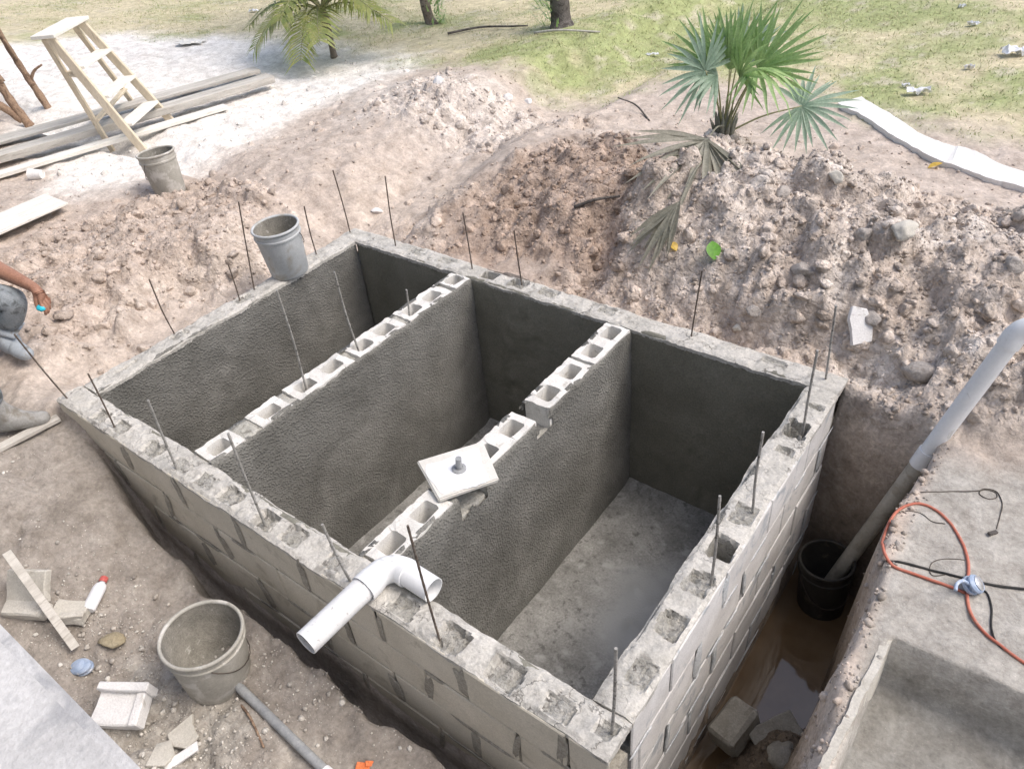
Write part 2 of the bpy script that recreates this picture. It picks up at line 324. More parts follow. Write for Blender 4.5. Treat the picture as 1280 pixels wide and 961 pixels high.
def rough_mask(x, y, tr, pit, fr, hp, n):
    r = .16 - .1 * lawn_mask(x, y, n)
    r = np.maximum(r, hp); r = np.maximum(r, .85 * ss(.25, .6, gs(x, y, -1.95, 2.95, .75, .75) + .2 * n))
    r = np.maximum(r, .62 * ss(.25, .6, gs(x, y, -3.7, 3.95, 1.1, .6) + .2 * n))
    r = np.maximum(r, .65 * ss(.3, .6, gs(x, y, -4.3, 1.0, .9, 1.3) + .35 * n))
    r = np.maximum(r, .8 * ss(.3, .6, gs(x, y, .5, 2.5, 1.2, .6) + .2 * n) * (y > 1.8))
    r = np.maximum(r, .45 * ss(.35, .7, gs(x, y, -2.6, 2.4, .9, .35) + .2 * n))
    r = np.maximum(r, .95 * ss(-.02, .12, y - W) * ss(-1.95, -1.5, x + .15 * n) * ss(3.5, 3.0, y) * ss(.6, .0, x - .4))
    r = r * (1 - fr) + fr * (.15 + .3 * ss(.05, .5, gs(x, y, -1.55, -.62, .5, .25)) + .2 * ss(.1, .6, n))
    r = np.where(tr > .1, .34 + .3 * ss(1.1, .8, y), r)
    pad = ss(.0, .06, x - trench_edge(y) - .02) * ss(1.92, 1.72, y + .15 * n)
    r = r * (1 - pad) + .05 * pad
    return r * (1 - pit) + .03 * pit, pad
def height(x, y, fine=True):
    x = np.asarray(x, float); y = np.asarray(y, float)
    z, tr, pit, fr, hp, n, nf = hbase(x, y)
    r, pad = rough_mask(x, y, tr, pit, fr, hp, n)
    rr = r * (1.15 + .6 * fbm(x * 1.7, y * 1.7, 66, 3))
    z = z + rr * (.50 * clod(x, y, .30, 20, .35) + .46 * clod(x, y, .15, 30, .5) + .62 * clod(x, y, .075, 40, .7) - .055) + r * .05 * fbm(x * 5, y * 5, 70, 4) + rr * .016 * (.5 - np.abs(fbm(x * 16, y * 16, 77, 4)) * 2)
    z = z + (.006 + .012 * r) * nf + .003 * fbm(x * 30, y * 30, 80, 3)
    return z
def hz(x, y): return float(height(np.array([x]), np.array([y]))[0])
def lerp3(a, b, t): return a * (1 - t[:, None]) + np.array(b) * t[:, None]
def colour(x, y):
    z, tr, pit, fr, hp, n, nf = hbase(x, y); r, pad = rough_mask(x, y, tr, pit, fr, hp, n)
    n2 = fbm(x * 1.1, y * 1.1, 101, 5); n3 = fbm(x * 4.5, y * 4.5, 111, 5); n4 = fbm(x * 16, y * 16, 121, 3)
    c = np.tile(np.array([.50, .43, .375]), (len(x), 1))
    c = lerp3(c, (.80, .77, .73), .95 * ss(-.15, .5, ss(-4.6, -5.9, x) * ss(.6, 1.7, y + .35 * (x + 5)) * 1.3 - .35 + .45 * n2))
    c = lerp3(c, (.46, .385, .33), .9 * ss(.2, .6, gs(x, y, -4.3, .8, 1.3, 1.25) + .4 * n2 + .15 * n3))
    c = lerp3(c, (.54, .47, .41), .7 * ss(.15, .5, gs(x, y, -3.35, 1.0, .45, 1.3) + .45 * n3 - .1))
    c = lerp3(c, (.60, .545, .50), .75 * ss(.2, .6, gs(x, y, -4.0, 4.0, 1.1, .65) + .3 * n3))
    c = lerp3(c, (.58, .50, .43), .6 * ss(.2, .6, gs(x, y, -3.0, 2.7, .7, .5) + .4 * n3))
    c = lerp3(c, (.36, .275, .22), .85 * ss(.1, .75, gs(x, y, -1.9, 2.8, .85, .75) + .3 * n3 + .2 * n2))
    hp2 = np.maximum(hp, ss(.3, .6, gs(x, y, .5, 2.5, 1.2, .7)) * (y > 1.7))
    c = lerp3(c, (.485, .425, .375), hp2 * .95)
    c = lerp3(c, (.47, .395, .335), hp2 * .6 * ss(.05, .5, n3 + .3 * n2)); c = lerp3(c, (.56, .52, .48), hp2 * .5 * ss(.1, .5, -n3 + .2 * n4))
    lm = lawn_mask(x, y, n2 * .6 + n3 * .4)
    g = lerp3(np.tile(np.array([.56, .50, .345]), (len(x), 1)), (.33, .365, .175), ss(-.35, .35, n2 + .5 * n3 + .55 * ss(-6.5, -3, x) - .35))
    g = lerp3(g, (.52, .47, .38), .7 * ss(.25, .55, n3 + .3 * n4)); c = lerp3(c, (0, 0, 0), lm) + g * lm[:, None]
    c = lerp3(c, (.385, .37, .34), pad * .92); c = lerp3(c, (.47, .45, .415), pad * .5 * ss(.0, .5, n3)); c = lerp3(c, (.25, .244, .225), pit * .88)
    c = lerp3(c, (.30, .272, .242), fr * .95); c = lerp3(c, (.375, .35, .318), fr * .7 * ss(-.1, .5, n2 + .4 * n3)); c = lerp3(c, (.225, .2, .172), fr * .6 * ss(.1, .5, n3))
    c = lerp3(c, (.40, .375, .335), fr * .75 * ss(.25, .6, gs(x, y, -1.55, -.62, .42, .2) + .35 * n3))
    c = lerp3(c, (.42, .385, .34), fr * .65 * ss(.35, .8, gs(x, y, -.95, -.42, .32, .16) + .3 * n3))
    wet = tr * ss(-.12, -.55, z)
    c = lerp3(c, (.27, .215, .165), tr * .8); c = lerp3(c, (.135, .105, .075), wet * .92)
    c = c * (1 + .10 * n4)[:, None]
    return np.c_[c, np.clip(.95 - .5 * wet, 0, 1), np.clip(r * 1.1, 0, 1)]
def axis(a, lo, hi, b, step, grow=1.09, mx=2.5):
    v = list(np.arange(lo, hi, step)); s = step
    while v[-1] < b: s = min(s * grow, mx); v.append(v[-1] + s)
    s = step; p = [lo]
    while p[-1] > a: s = min(s * grow, mx); p.append(p[-1] - s)
    return np.array(p[:0:-1] + v)
def set_col(me, c4):
    at = me.color_attributes.new('Col', 'FLOAT_COLOR', 'POINT')
    cc = np.ascontiguousarray(np.asarray(c4, dtype=np.float32)[:, :4]); at.data.foreach_set('color', cc.ravel())
    if np.shape(c4)[1] > 4: me.attributes.new('Rgh', 'FLOAT', 'POINT').data.foreach_set('value', np.ascontiguousarray(np.asarray(c4, dtype=np.float32)[:, 4]))
def build_ground():
    gx = axis(-70, -5.4, 1.35, 45, .016, 1.045); gy = axis(-25, -1.0, 4.0, 80, .016, 1.03)
    X, Y = np.meshgrid(gx, gy); nx, ny = len(gx), len(gy); x = X.ravel(); y = Y.ravel()
    z = height(x, y)
    ins = (x > -L + .018) & (x < -.018) & (y > .018) & (y < W - .018); z[ins] = -1.35
    far = ss(12, 40, np.hypot(x, y)); z = z * (1 - far)
    idx = np.arange(nx * ny).reshape(ny, nx)
    q = np.stack([idx[:-1, :-1], idx[:-1, 1:], idx[1:, 1:], idx[1:, :-1]], -1).reshape(-1, 4)
    q = q[~ins[q].all(1)]
    me = bpy.data.meshes.new('ground'); me.vertices.add(len(x)); me.vertices.foreach_set('co', np.c_[x, y, z].ravel())
    me.loops.add(q.size); me.loops.foreach_set('vertex_index', q.ravel()); me.polygons.add(len(q))
    me.polygons.foreach_set('loop_start', np.arange(0, q.size, 4)); me.polygons.foreach_set('loop_total', np.full(len(q), 4))
    me.polygons.foreach_set('use_smooth', np.ones(len(q), bool)); me.update(calc_edges=True); me.validate()
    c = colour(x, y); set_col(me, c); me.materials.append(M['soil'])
    o = bpy.data.objects.new('ground', me); COL.objects.link(o); tag(o, kind='structure'); return len(x)
build_ground()
def on(px, py, dz=0):
    d = ray(px, py); lo = None
    t = np.linspace(1.2, 16, 1500); P = np.array(CAM) + np.outer(t, np.array(d)); below = P[:, 2] < height(P[:, 0], P[:, 1])
    i = int(np.argmax(below)); p = P[i]; return Vector((p[0], p[1], hz(p[0], p[1]) + dz))

# ---- loose soil: clods and crumbs nobody could count
def base_rocks(sub, k):
    out = []
    from mathutils import noise
    for i in range(k):
        b = bmesh.new(); bmesh.ops.create_icosphere(b, subdivisions=sub, radius=1); rr = random.Random(i * 13 + sub)
        pl = [(Vector((rr.gauss(0, 1), rr.gauss(0, 1), rr.gauss(0, .8))).normalized(), rr.uniform(.45, .85)) for _ in range(9)]
        for v in b.verts:
            c = v.co.copy()
            for n_, d_ in pl:
                e = c.dot(n_) - d_
                if e > 0: c -= n_ * e * .9
            v.co = c * (1.15 + .22 * noise.noise(c * 2.2 + Vector((i * 7.7, 0, 0)))) + noise.noise_vector(c * 4.5 + Vector((0, i * 3.3, 0))) * .13
        b.verts.index_update(); out.append((np.array([v.co[:] for v in b.verts]), np.array([[v.index for v in f.verts] for f in b.faces]))); b.free()
    return out
RK1 = base_rocks(1, 12); RK2 = base_rocks(3, 12)
def scatter(name, pts, size, mat, gain=None, sink=.35, grey=0):
    V = []; F = []; C = []; n = 0; zz = height(pts[:, 0], pts[:, 1]); cc = colour(pts[:, 0], pts[:, 1])
    for i, (p, s) in enumerate(zip(pts, size)):
        v, f = (RK2 if s > .016 else RK1)[i % 12]; a = rng.uniform(0, 6.28); ca, sa = math.cos(a), math.sin(a)
        q = v * s * (rng.uniform(.65, 1.3, 3) * [1, 1, .8]); q = np.c_[q[:, 0] * ca - q[:, 1] * sa, q[:, 0] * sa + q[:, 1] * ca, q[:, 2]]
        V.append(q + np.array([p[0], p[1], zz[i] + s * (sink - (.45 if s > .016 else 0))])); F.append(f + n); n += len(v)
        g = cc[i].copy(); gk = grey * rng.uniform(0, 1); g[:3] = g[:3] * (1 - gk) + np.array([.56, .54, .50]) * gk; g[:3] *= (gain if gain else 1) * rng.uniform(.8, 1.25); C.append(np.tile(g, (len(v), 1)))
    V = np.concatenate(V); F = np.concatenate(F); C = np.concatenate(C)
    me = bpy.data.meshes.new(name); me.vertices.add(len(V)); me.vertices.foreach_set('co', V.ravel()); me.loops.add(F.size); me.loops.foreach_set('vertex_index', F.ravel().astype(np.int32))
    me.polygons.add(len(F)); me.polygons.foreach_set('loop_start', np.arange(0, F.size, 3)); me.polygons.foreach_set('loop_total', np.full(len(F), 3)); me.polygons.foreach_set('use_smooth', np.ones(len(F), bool))
    me.update(calc_edges=True); me.validate(); set_col(me, C); me.materials.append(mat); o = bpy.data.objects.new(name, me); COL.objects.link(o); return o
def sample(n, x0, x1, y0, y1, wfun):
    out = []
    while len(out) < n:
        x = rng.uniform(x0, x1, 4 * n); y = rng.uniform(y0, y1, 4 * n); w = wfun(x, y); k = rng.uniform(0, 1, 4 * n) < w
        out += list(np.c_[x[k], y[k]])
    return np.array(out[:n])
def w_clod(x, y):
    z, tr, pit, fr, hp, n, nf = hbase(x, y); r, pad = rough_mask(x, y, tr, pit, fr, hp, n)
    inside = (x > -L - .02) & (x < .02) & (y > -.1) & (y < W + .02)
    return np.where(inside | (pit > .1) | (fr > .3) | (tr > .2), 0, np.clip((r - .15) * 1.2, .07 * (lawn_mask(x, y, n) < .5), 1) * (1 - .9 * pad))
P = sample(11000, -6.2, 1.6, .1, 4.9, w_clod); S = .0055 * rng.pareto(2.1, len(P)) + .0042; S = np.clip(S, 0, .04)
tag(scatter('soil_clods', P, S, M['soil']), 'loose clods and crumbs of dug soil over the heap', 'soil', kind='stuff')
def w_front(x, y):
    z, tr, pit, fr, hp, n, nf = hbase(x, y)
    g = .16 + gs(x, y, -1.55, -.62, .5, .22) * 2.5 + gs(x, y, -1.25, -.2, .3, .12) * 1.6 + gs(x, y, -2.2, -.55, .3, .15) * 1.5 + gs(x, y, -.4, -.18, .3, .1) * 1.5
    return np.where((y > -.12) | (fr < .9), 0, np.clip(g * .35 * (1 + n), 0, 1))
P = sample(4200, -4.2, .3, -1.2, -.12, w_front); S = np.clip(.002 * rng.pareto(2.2, len(P)) + .0018, 0, .0125)
tag(scatter('gravel_crumbs', P, S, M['soil'], 1.15, .35, 1.0), 'mortar crumbs and grit strewn on the dirt in front of the tank', 'gravel', kind='stuff')
def w_tr(x, y):
    z, tr, pit, fr, hp, n, nf = hbase(x, y); e = trench_edge(y)
    return np.where((x > .03) & (y < 2.2) & (((tr > .5) & (z > -1.1)) | (abs(x - e) < .06)), 1, 0) * (pit < .1)
P = sample(1100, 0, .52, -.3, 2.2, w_tr); S = np.clip(.003 * rng.pareto(2.0, len(P)) + .003, 0, .016)
tag(scatter('trench_mud_lumps', P, S, M['soil'], .95), 'wet mud lumps along the trench bank and bottom', 'mud', kind='stuff')

# ---- grass on the lawn
def grass():
    def wl(x, y):
        n2 = fbm(x * 1.1, y * 1.1, 101, 5); n3 = fbm(x * 4.5, y * 4.5, 111, 5)
        return np.clip(lawn_mask(x, y, n2 * .6 + n3 * .4) * (.4 + .9 * (n2 + .5 * n3) + .4 * ss(-6, -3, x)), 0, 1) * np.clip(9.0 / (y + 1), .2, 1)
    P = sample(80000, -16, 2.2, 4.2, 12, wl); n = len(P); z = height(P[:, 0], P[:, 1])
    a = rng.uniform(0, 6.28, n); w = rng.uniform(.003, .006, n); h = rng.uniform(.008, .024, n); lx = rng.normal(0, .018, n); ly = rng.normal(0, .018, n)
    dx = np.cos(a) * w; dy = np.sin(a) * w
    V = np.stack([np.c_[P[:, 0] - dx, P[:, 1] - dy, z - .003], np.c_[P[:, 0] + dx, P[:, 1] + dy, z - .003], np.c_[P[:, 0] + lx, P[:, 1] + ly, z + h]], 1).reshape(-1, 3)
    me = bpy.data.meshes.new('grass'); me.vertices.add(3 * n); me.vertices.foreach_set('co', V.ravel()); me.loops.add(3 * n); me.loops.foreach_set('vertex_index', np.arange(3 * n, dtype=np.int32))
    me.polygons.add(n); me.polygons.foreach_set('loop_start', np.arange(0, 3 * n, 3)); me.polygons.foreach_set('loop_total', np.full(n, 3)); me.update(calc_edges=True)
    t = np.clip(rng.normal(.6, .3, n) + .5 * fbm(P[:, 0] * .9, P[:, 1] * .9, 131, 3) + .25 * ss(-7, -3, P[:, 0]) - .2, 0, 1)
    c = np.array([.52, .46, .29]) * (1 - t[:, None]) + np.array([.29, .36, .14]) * t[:, None]
    set_col(me, np.repeat(np.c_[c, np.ones(n)], 3, 0)); me.materials.append(M['grass']); o = bpy.data.objects.new('grass', me); COL.objects.link(o)
    tag(o, 'thin patchy lawn grass, green and straw coloured, behind the dug soil', 'grass', kind='stuff')
grass()

# ------------------------------------------------------------------ the block tank
tank = thing('block_tank', 'open three chamber concrete block tank sunk in the dug ground, rebar rising from its walls', 'tank', (-L / 2, W / 2, -HF))
TO = Vector((L / 2, -W / 2, HF))          # world -> tank local
def tp(mb): mb.v = [tuple(Vector(p) + TO) for p in mb.v]; return mb
def rbx(u, v, hu, hv, r=.012):
    qx = np.abs(u) - hu + r; qy = np.abs(v) - hv + r
    return np.hypot(np.maximum(qx, 0), np.maximum(qy, 0)) + np.minimum(np.maximum(qx, qy), 0) - r
def wall_cap(mb, o, a, b, ln, t, cores, step=.008, ends=True):
    nu = int(ln / step) + 1; nv = int(t / step) + 3; us = np.linspace(0, ln, nu); vs = np.linspace(0, t, nv); U, V = np.meshgrid(us, vs, indexing='ij')
    x = o[0] + U * a[0] + V * b[0]; y = o[1] + U * a[1] + V * b[1]
    z = .007 * fbm(x * 4, y * 4, 201, 3) + .006 * fbm(x * 14, y * 14, 205, 3) + .004 * fbm(x * 45, y * 45, 209, 3)
    ridge = fbm(x * 22, y * 9, 215, 4); z = z + .006 * np.maximum(0, ridge - .15)
    z = z - .003 * ss(.0, .5, fbm(x * 30, y * 30, 222, 2)); z = z - .008 * (ss(.02, 0, V) + ss(t - .02, t, V))
    core = np.zeros_like(z)
    for (cu, cv, hu, hv, dep, rg) in cores:
        d = rbx(U - cu, V - cv, hu, hv) + .013 * fbm(x * 32 + cu * 9, y * 32, 231, 4) * rg
        k = ss(.003, -.004, d); z = z - k * dep * (1 + rg * .8 * fbm(x * 35, y * 35, 240, 3)) + k * rg * .008 * fbm(x * 60, y * 60, 245, 3)
        core = np.maximum(core, k)
        z = z + .005 * rg * ss(.02, .0, d) * (1 - k) * (.5 + fbm(x * 20, y * 20, 250, 2))
    ew = ss(.03, 0, V) * (-.002 + .006 * fbm(x * 8, y * 8, 260, 4)) - ss(t - .03, t, V) * (-.001 + .010 * fbm(x * 7, y * 7, 270, 4))
    x = x + ew * b[0] * -1; y = y + ew * b[1] * -1
    base = len(mb.v); co = np.stack([x, y, z], -1).reshape(-1, 3); fs = []; ms = []
    I = np.arange(nu * nv).reshape(nu, nv)
    flip = (a[0] * b[1] - a[1] * b[0]) < 0
    for i in range(nu - 1):
        for j in range(nv - 1):
            f = (I[i, j], I[i + 1, j], I[i + 1, j + 1], I[i, j + 1]); fs.append(f[::-1] if flip else f); ms.append(1 if core[i, j] > .6 else 0)
    rim = [(i, 0) for i in range(nu)] + [(nu - 1, j) for j in range(1, nv)] + [(i, nv - 1) for i in range(nu - 2, -1, -1)] + [(0, j) for j in range(nv - 2, 0, -1)]
    n0 = nu * nv; sk = [(co[I[r]][0], co[I[r]][1], -.03 + .008 * random.random()) for r in rim]
    for k in range(len(rim)):
        p, q = I[rim[k]], I[rim[(k + 1) % len(rim)]]; f = (p, n0 + k, n0 + (k + 1) % len(rim), q); fs.append(f[::-1] if flip else f); ms.append(0)
    mb.v += [tuple(c) for c in co] + sk
    for f, m in zip(fs, ms): mb.f.append(tuple(int(i) + base for i in f)); mb.m.append(m)
def wblock(mb, o, a, n, u0, u1, z0, z1, dep, m, j=.002):
    # one block of a facing: chamfered front, n = outward normal
    def P(u, z, d): return (o[0] + a[0] * u + n[0] * d, o[1] + a[1] * u + n[1] * d, z)
    J = lambda: random.uniform(-j, j); off = J() * 1.5; c = .005
    A = [(u0 + J(), z0 + J()), (u1 + J(), z0 + J()), (u1 + J(), z1 + J()), (u0 + J(), z1 + J())]; sg = [(1, 1), (-1, 1), (-1, -1), (1, -1)]
    vs = [P(u, z, -dep) for u, z in A] + [P(u, z, off - c * .8) for u, z in A] + [P(u + s * c, z + q * c, off + J() * .4) for (u, z), (s, q) in zip(A, sg)]
    fs = [(8, 9, 10, 11)] + [(4 + i, 4 + (i + 1) % 4, 8 + (i + 1) % 4, 8 + i) for i in range(4)] + [(i, (i + 1) % 4, 4 + (i + 1) % 4, 4 + i) for i in range(4)]
    mb.add(vs, fs, m)
def smear(mb, o, a, n, u, z, w, h, m, sk=0):
    k = 14; ring = []
    for i in range(k):
        t = 2 * math.pi * i / k; r = random.uniform(.65, 1.15); c, s = math.cos(t), math.sin(t)
        c = math.copysign(abs(c)**.7, c); s = math.copysign(abs(s)**.7, s); ring.append((u + c * w * r + sk * s * h, z + s * h * r))
    def P(q, d): return (o[0] + a[0] * q[0] + n[0] * d, o[1] + a[1] * q[0] + n[1] * d, q[1])
    mid = [(u + (q[0] - u) * .75, z + (q[1] - z) * .85) for q in ring]
    vs = [P(q, .0006) for q in ring] + [P(q, .0035 + random.uniform(0, .002)) for q in mid] + [P((u, z), .0045)]
    fs = [(i, (i + 1) % k, k + (i + 1) % k, k + i) for i in range(k)] + [(k + i, k + (i + 1) % k, 2 * k) for i in range(k)]
    mb.add(vs, fs, m)
def boxw(mb, x0, x1, y0, y1, z0, z1, m=0):
    mb.add([(x, y, z) for z in (z0, z1) for x, y in ((x0, y0), (x1, y0), (x1, y1), (x0, y1))], [(3, 2, 1, 0), (4, 5, 6, 7), (0, 1, 5, 4), (1, 2, 6, 5), (2, 3, 7, 6), (3, 0, 4, 7)], m)
def plaster_sheet(o, a, n, ln, z0, z1, step=.018, cutf=None, amp=.004):
    nu = int(ln / step) + 1; nz = int((z1 - z0) / step) + 1; us = np.linspace(0, ln, nu); zs = np.linspace(z0, z1, nz); U, Z = np.meshgrid(us, zs, indexing='ij')
    s = int(abs(o[0] * 31 + o[1] * 17) * 10) + 300
    D = amp * fbm(U * 2.5, Z * 2.5, s, 3) + amp * .8 * fbm(U * 9, Z * 12, s + 5, 3) + .0015 * fbm(U * 40, Z * 40, s + 9, 2)
    top = np.clip((Z - (z1 - .03)) / .03, 0, 1); D = D - .006 * top**2 ; Zt = Z + top * .012 * fbm(U * 8, U * 0 + 3, s + 11, 4)
    co = np.stack([o[0] + a[0] * U + n[0] * D, o[1] + a[1] * U + n[1] * D, Zt], -1).reshape(-1, 3); I = np.arange(nu * nz).reshape(nu, nz); fs = []
    for i in range(nu - 1):
        for j in range(nz - 1):
            if cutf and cutf(us[i], zs[j]): continue
            fs.append((I[i, j], I[i + 1, j], I[i + 1, j + 1], I[i, j + 1]))
    mb = MB(); mb.v = [tuple(p) for p in co]; mb.f = [tuple(int(k) for k in f) for f in fs]; mb.m = [0] * len(fs)
    # top lip back into the wall
    b = len(mb.v); mb.v += [(co[I[i, -1]][0] - n[0] * .02, co[I[i, -1]][1] - n[1] * .02, co[I[i, -1]][2] - .001) for i in range(nu)]
    for i in range(nu - 1):
        if cutf and cutf(us[i], zs[-2]): continue
        mb.f.append((int(I[i, -1]), int(I[i + 1, -1]), b + i + 1, b + i)); mb.m.append(0)
    return mb
def outer_wall(o, a, b, ln, cores, j0, face, smears, full, end0=0, end1=0):
    """o outer corner, a along, b inward; n outward = -b"""
    n = (-b[0], -b[1]); mb = MB()
    wall_cap(mb, o, a, b, ln, T, cores)
    # block facing and mortar bed behind it
    for c in range(6):
        zt = -.012 - c * .2; st = (j0 + (.2 if c % 2 else 0)) % .4; us = [0] + [st + .4 * k for k in range(-1, 12) if .03 < st + .4 * k < ln - .03] + [ln]
        for u0, u1 in zip(us[:-1], us[1:]):
            wblock(mb, o, a, n, u0 + (.005 if u0 > 0 else .001), u1 - (.005 if u1 < ln else .001), zt - .19, zt, .03 if c else .0075, 2)
        if smears:
            for u in us[1:-1]:
                if random.random() < (.55 if face == 'block_r' else .85): smear(mb, o, a, n, u + random.uniform(-.02, .02), zt - .095, random.uniform(.014, .036) * smears, random.uniform(.085, .10), 3, random.uniform(-.22, .22))
            for u in np.arange(0.1, ln, .22):
                if random.random() < .4: smear(mb, o, a, n, u + random.uniform(-.1, .1), zt - .195, random.uniform(.05, .12), random.uniform(.006, .014) * smears, 3)
    lo, hi = .007, T - .012
    xs = sorted((o[0] + b[0] * lo + a[0] * .008, o[0] + b[0] * hi + a[0] * (ln - .008))); ys = sorted((o[1] + b[1] * lo + a[1] * .008, o[1] + b[1] * hi + a[1] * (ln - .008)))
    boxw(mb, xs[0], xs[1], ys[0], ys[1], -1.3, -.175, 3)
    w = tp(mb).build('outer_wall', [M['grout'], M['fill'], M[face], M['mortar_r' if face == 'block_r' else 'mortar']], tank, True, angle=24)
    il = ln - 2 * T if full else ln; s0 = T if full else 0
    ps = plaster_sheet((o[0] + a[0] * s0 + b[0] * (T - .004), o[1] + a[1] * s0 + b[1] * (T - .004)), a, b, il, -HF - .04, -.006)
    if (a[0] * b[1] - a[1] * b[0]) < 0: ps.f = [f[::-1] for f in ps.f]
    return w, tp(ps)
fc = [(L - 2.80, .055, .05, .035, .012, 1), (L - 2.64, .06, .045, .03, .008, 1), (L - 2.37, .055, .055, .036, .016, .9), (L - 2.16, .06, .05, .03, .004, .6), (L - 1.99, .06, .05, .035, .004, .7), (L - 1.82, .065, .055, .035, .014, 1), (L - 1.59, .06, .05, .04, .028, .8), (L - 1.43, .065, .052, .04, .014, .6),
      (L - 1.2, .06, .05, .035, .003, 1), (L - .85, .06, .055, .04, .006, .8), (L - .63, .06, .055, .045, .026, 1), (L - .41, .06, .056, .044, .022, .45), (L - .21, .055, .05, .035, .007, 1), (L - .055, .075, .03, .03, .01, 1)]
fw, fp = outer_wall((-L, 0), (1, 0), (0, 1), L, fc, L - .1426, 'block', 1.0, True)
fp.build('plaster_coat', M['plaster_r'], fw, True)
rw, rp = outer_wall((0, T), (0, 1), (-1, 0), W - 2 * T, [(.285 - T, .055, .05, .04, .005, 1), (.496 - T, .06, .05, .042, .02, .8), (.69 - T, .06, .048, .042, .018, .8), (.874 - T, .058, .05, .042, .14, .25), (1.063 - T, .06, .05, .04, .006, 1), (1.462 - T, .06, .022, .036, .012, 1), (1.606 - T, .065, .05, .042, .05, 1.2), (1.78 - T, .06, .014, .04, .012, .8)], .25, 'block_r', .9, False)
rp.build('plaster_coat', M['plaster'], rw, True)
bw, bp = outer_wall((0, W), (-1, 0), (0, -1), L, [(1.974, .065, .05, .036, .07, .2), (1.773, .065, .05, .035, .03, 1.2), (1.573, .06, .055, .034, .012, 1), (.318, .06, .055, .018, .012, .4), (2.3, .06, .05, .035, .004, 1), (2.55, .06, .05, .035, .005, 1), (1.2, .06, .05, .03, .004, 1)], .1, 'block', 0, True)
bp.build('plaster_coat', M['plaster_r'], bw, True)
lw, lp = outer_wall((-L, W - T), (0, -1), (1, 0), W - 2 * T, [(W - T - .35, .06, .06, .012, .012, .6), (W - T - .67, .06, .045, .03, .006, 1), (W - T - 1.1, .06, .05, .03, .005, 1)], .15, 'block', 0, False)
lp.build('plaster_coat', M['plaster'], lw, True)

def hollow_block(ln, wd, ht, cores, cw=.045, seed=0):
    """two (or one) celled block, long axis = local y, centre at origin"""
    b = bmesh.new(); from mathutils import noise
    def ring(cy, hy, hx, z, n=6):
        pts = []
        for sx, sy, a0 in ((1, 1, 0), (-1, 1, 90), (-1, -1, 180), (1, -1, 270)):
            for k in range(n):
                a = R_(a0 + 90 * k / (n - 1)); r = .018; pts.append((sx * (hx - r) + r * math.cos(a), cy + sy * (hy - r) + r * math.sin(a), z))
        return pts
    mb = MB(); hx, hy, hz_ = wd / 2, ln / 2, ht / 2
    # grid top with holes via bmesh triangle fill
    def face(z, k, up):
        bb = bmesh.new(); es = []
        loops = [[(-hx, -hy), (hx, -hy), (hx, hy), (-hx, hy)]]
        outer = []
        for (x0, y0), (x1, y1) in zip(loops[0], loops[0][1:] + loops[0][:1]):
            m = max(1, int(math.hypot(x1 - x0, y1 - y0) / .02))
            for i in range(m): outer.append((x0 + (x1 - x0) * i / m, y0 + (y1 - y0) * i / m, z))
        rings = [outer] + [[(x, y, z) for x, y, _ in ring(c, h * k, cw * k, z)] for c, h in cores]
        for r in rings:
            vs = [bb.verts.new(p) for p in r]
            for i in range(len(vs)): es.append(bb.edges.new((vs[i], vs[(i + 1) % len(vs)])))
        bmesh.ops.triangle_fill(bb, use_beauty=True, use_dissolve=False, edges=es, normal=(0, 0, 1 if up else -1))
        return bb, rings
    top, rt = face(hz_, 1.0, True); bot, rb = face(-hz_, .86, False)
    mb.bm(top); mb.bm(bot)
    for i, (a, c) in enumerate(zip(rt, rb)):
        n = len(a); fs = [(k, (k + 1) % n, n + (k + 1) % n, n + k) for k in range(n)]
        mb.add(a + c, [f[::-1] for f in fs] if i == 0 else fs)
    b.free(); b = bmesh.new(); vv = [b.verts.new(p) for p in mb.v]
    for f in mb.f:
        try: b.faces.new([vv[i] for i in f])
        except ValueError: pass
    bmesh.ops.remove_doubles(b, verts=b.verts, dist=1e-5); bmesh.ops.recalc_face_normals(b, faces=b.faces)
    for v in b.verts:
        q = v.co * 22 + Vector((seed * 4.3, seed, 0)); e = noise.noise_vector(q) * .0028 + noise.noise_vector(q * 3) * .0012
        if abs(v.co.z - hz_) < .001 or True: v.co += e
    mb = MB(); mb.bm(b); return mb
def partition(xc, blocks, cut=None, ledge=()):
    wd = .15; mb = MB(); boxw(mb, xc - wd / 2 + .012, xc + wd / 2 - .012, T - .01, W - T + .01, -1.3, -.185, 0)
    # rough mortar between blocks
    ys = [T - .005] + [v for b in blocks for v in (b[0], b[1])] + [W - T + .005]
    for y0, y1 in zip(ys[0::2], ys[1::2]):
        if y1 - y0 > .004 and not (cut and cut((y0 + y1) / 2 - T, -.05)):
            bb = bbox((wd - .02, y1 - y0 + .012, .178), .004, 1, .009, 3, int(y0 * 100)); mb.bm(bb, 0, TR((xc, (y0 + y1) / 2, -.1)))
        elif y1 - y0 > .004: 
            bb = bbox((wd - .02, y1 - y0 + .02, .09), .004, 1, .012, 3, int(y0 * 100)); mb.bm(bb, 0, TR((xc, (y0 + y1) / 2, -.16)))
    w = tp(mb).build('partition_wall', M['mortar_p'], tank, True, angle=50)
    for i, (y0, y1, cores) in enumerate(blocks):
        ln = y1 - y0 - .006; h = hollow_block(ln, wd - .016, .185, [(c - (y0 + y1) / 2, .052 if ln > .25 else .05) for c in cores], .040, i + int(xc * -10))
        h.v = [tuple(Vector(p) + Vector((xc, (y0 + y1) / 2, -.0925 + random.uniform(-.004, .003))) + TO) for p in h.v]
        h.build('concrete_block', M['divblock'], w, True, angle=35)
    for s in (1, -1):
        ps = plaster_sheet((xc + s * (wd / 2 - .002), T if s > 0 else W - T), (0, s), (s, 0), W - 2 * T, -HF - .04, -.004, cutf=(lambda u, z: cut(u if s > 0 else W - 2 * T - u, z)) if cut else None)
        tp(ps).build('plaster_coat', M['plaster'], w, True)
    return w
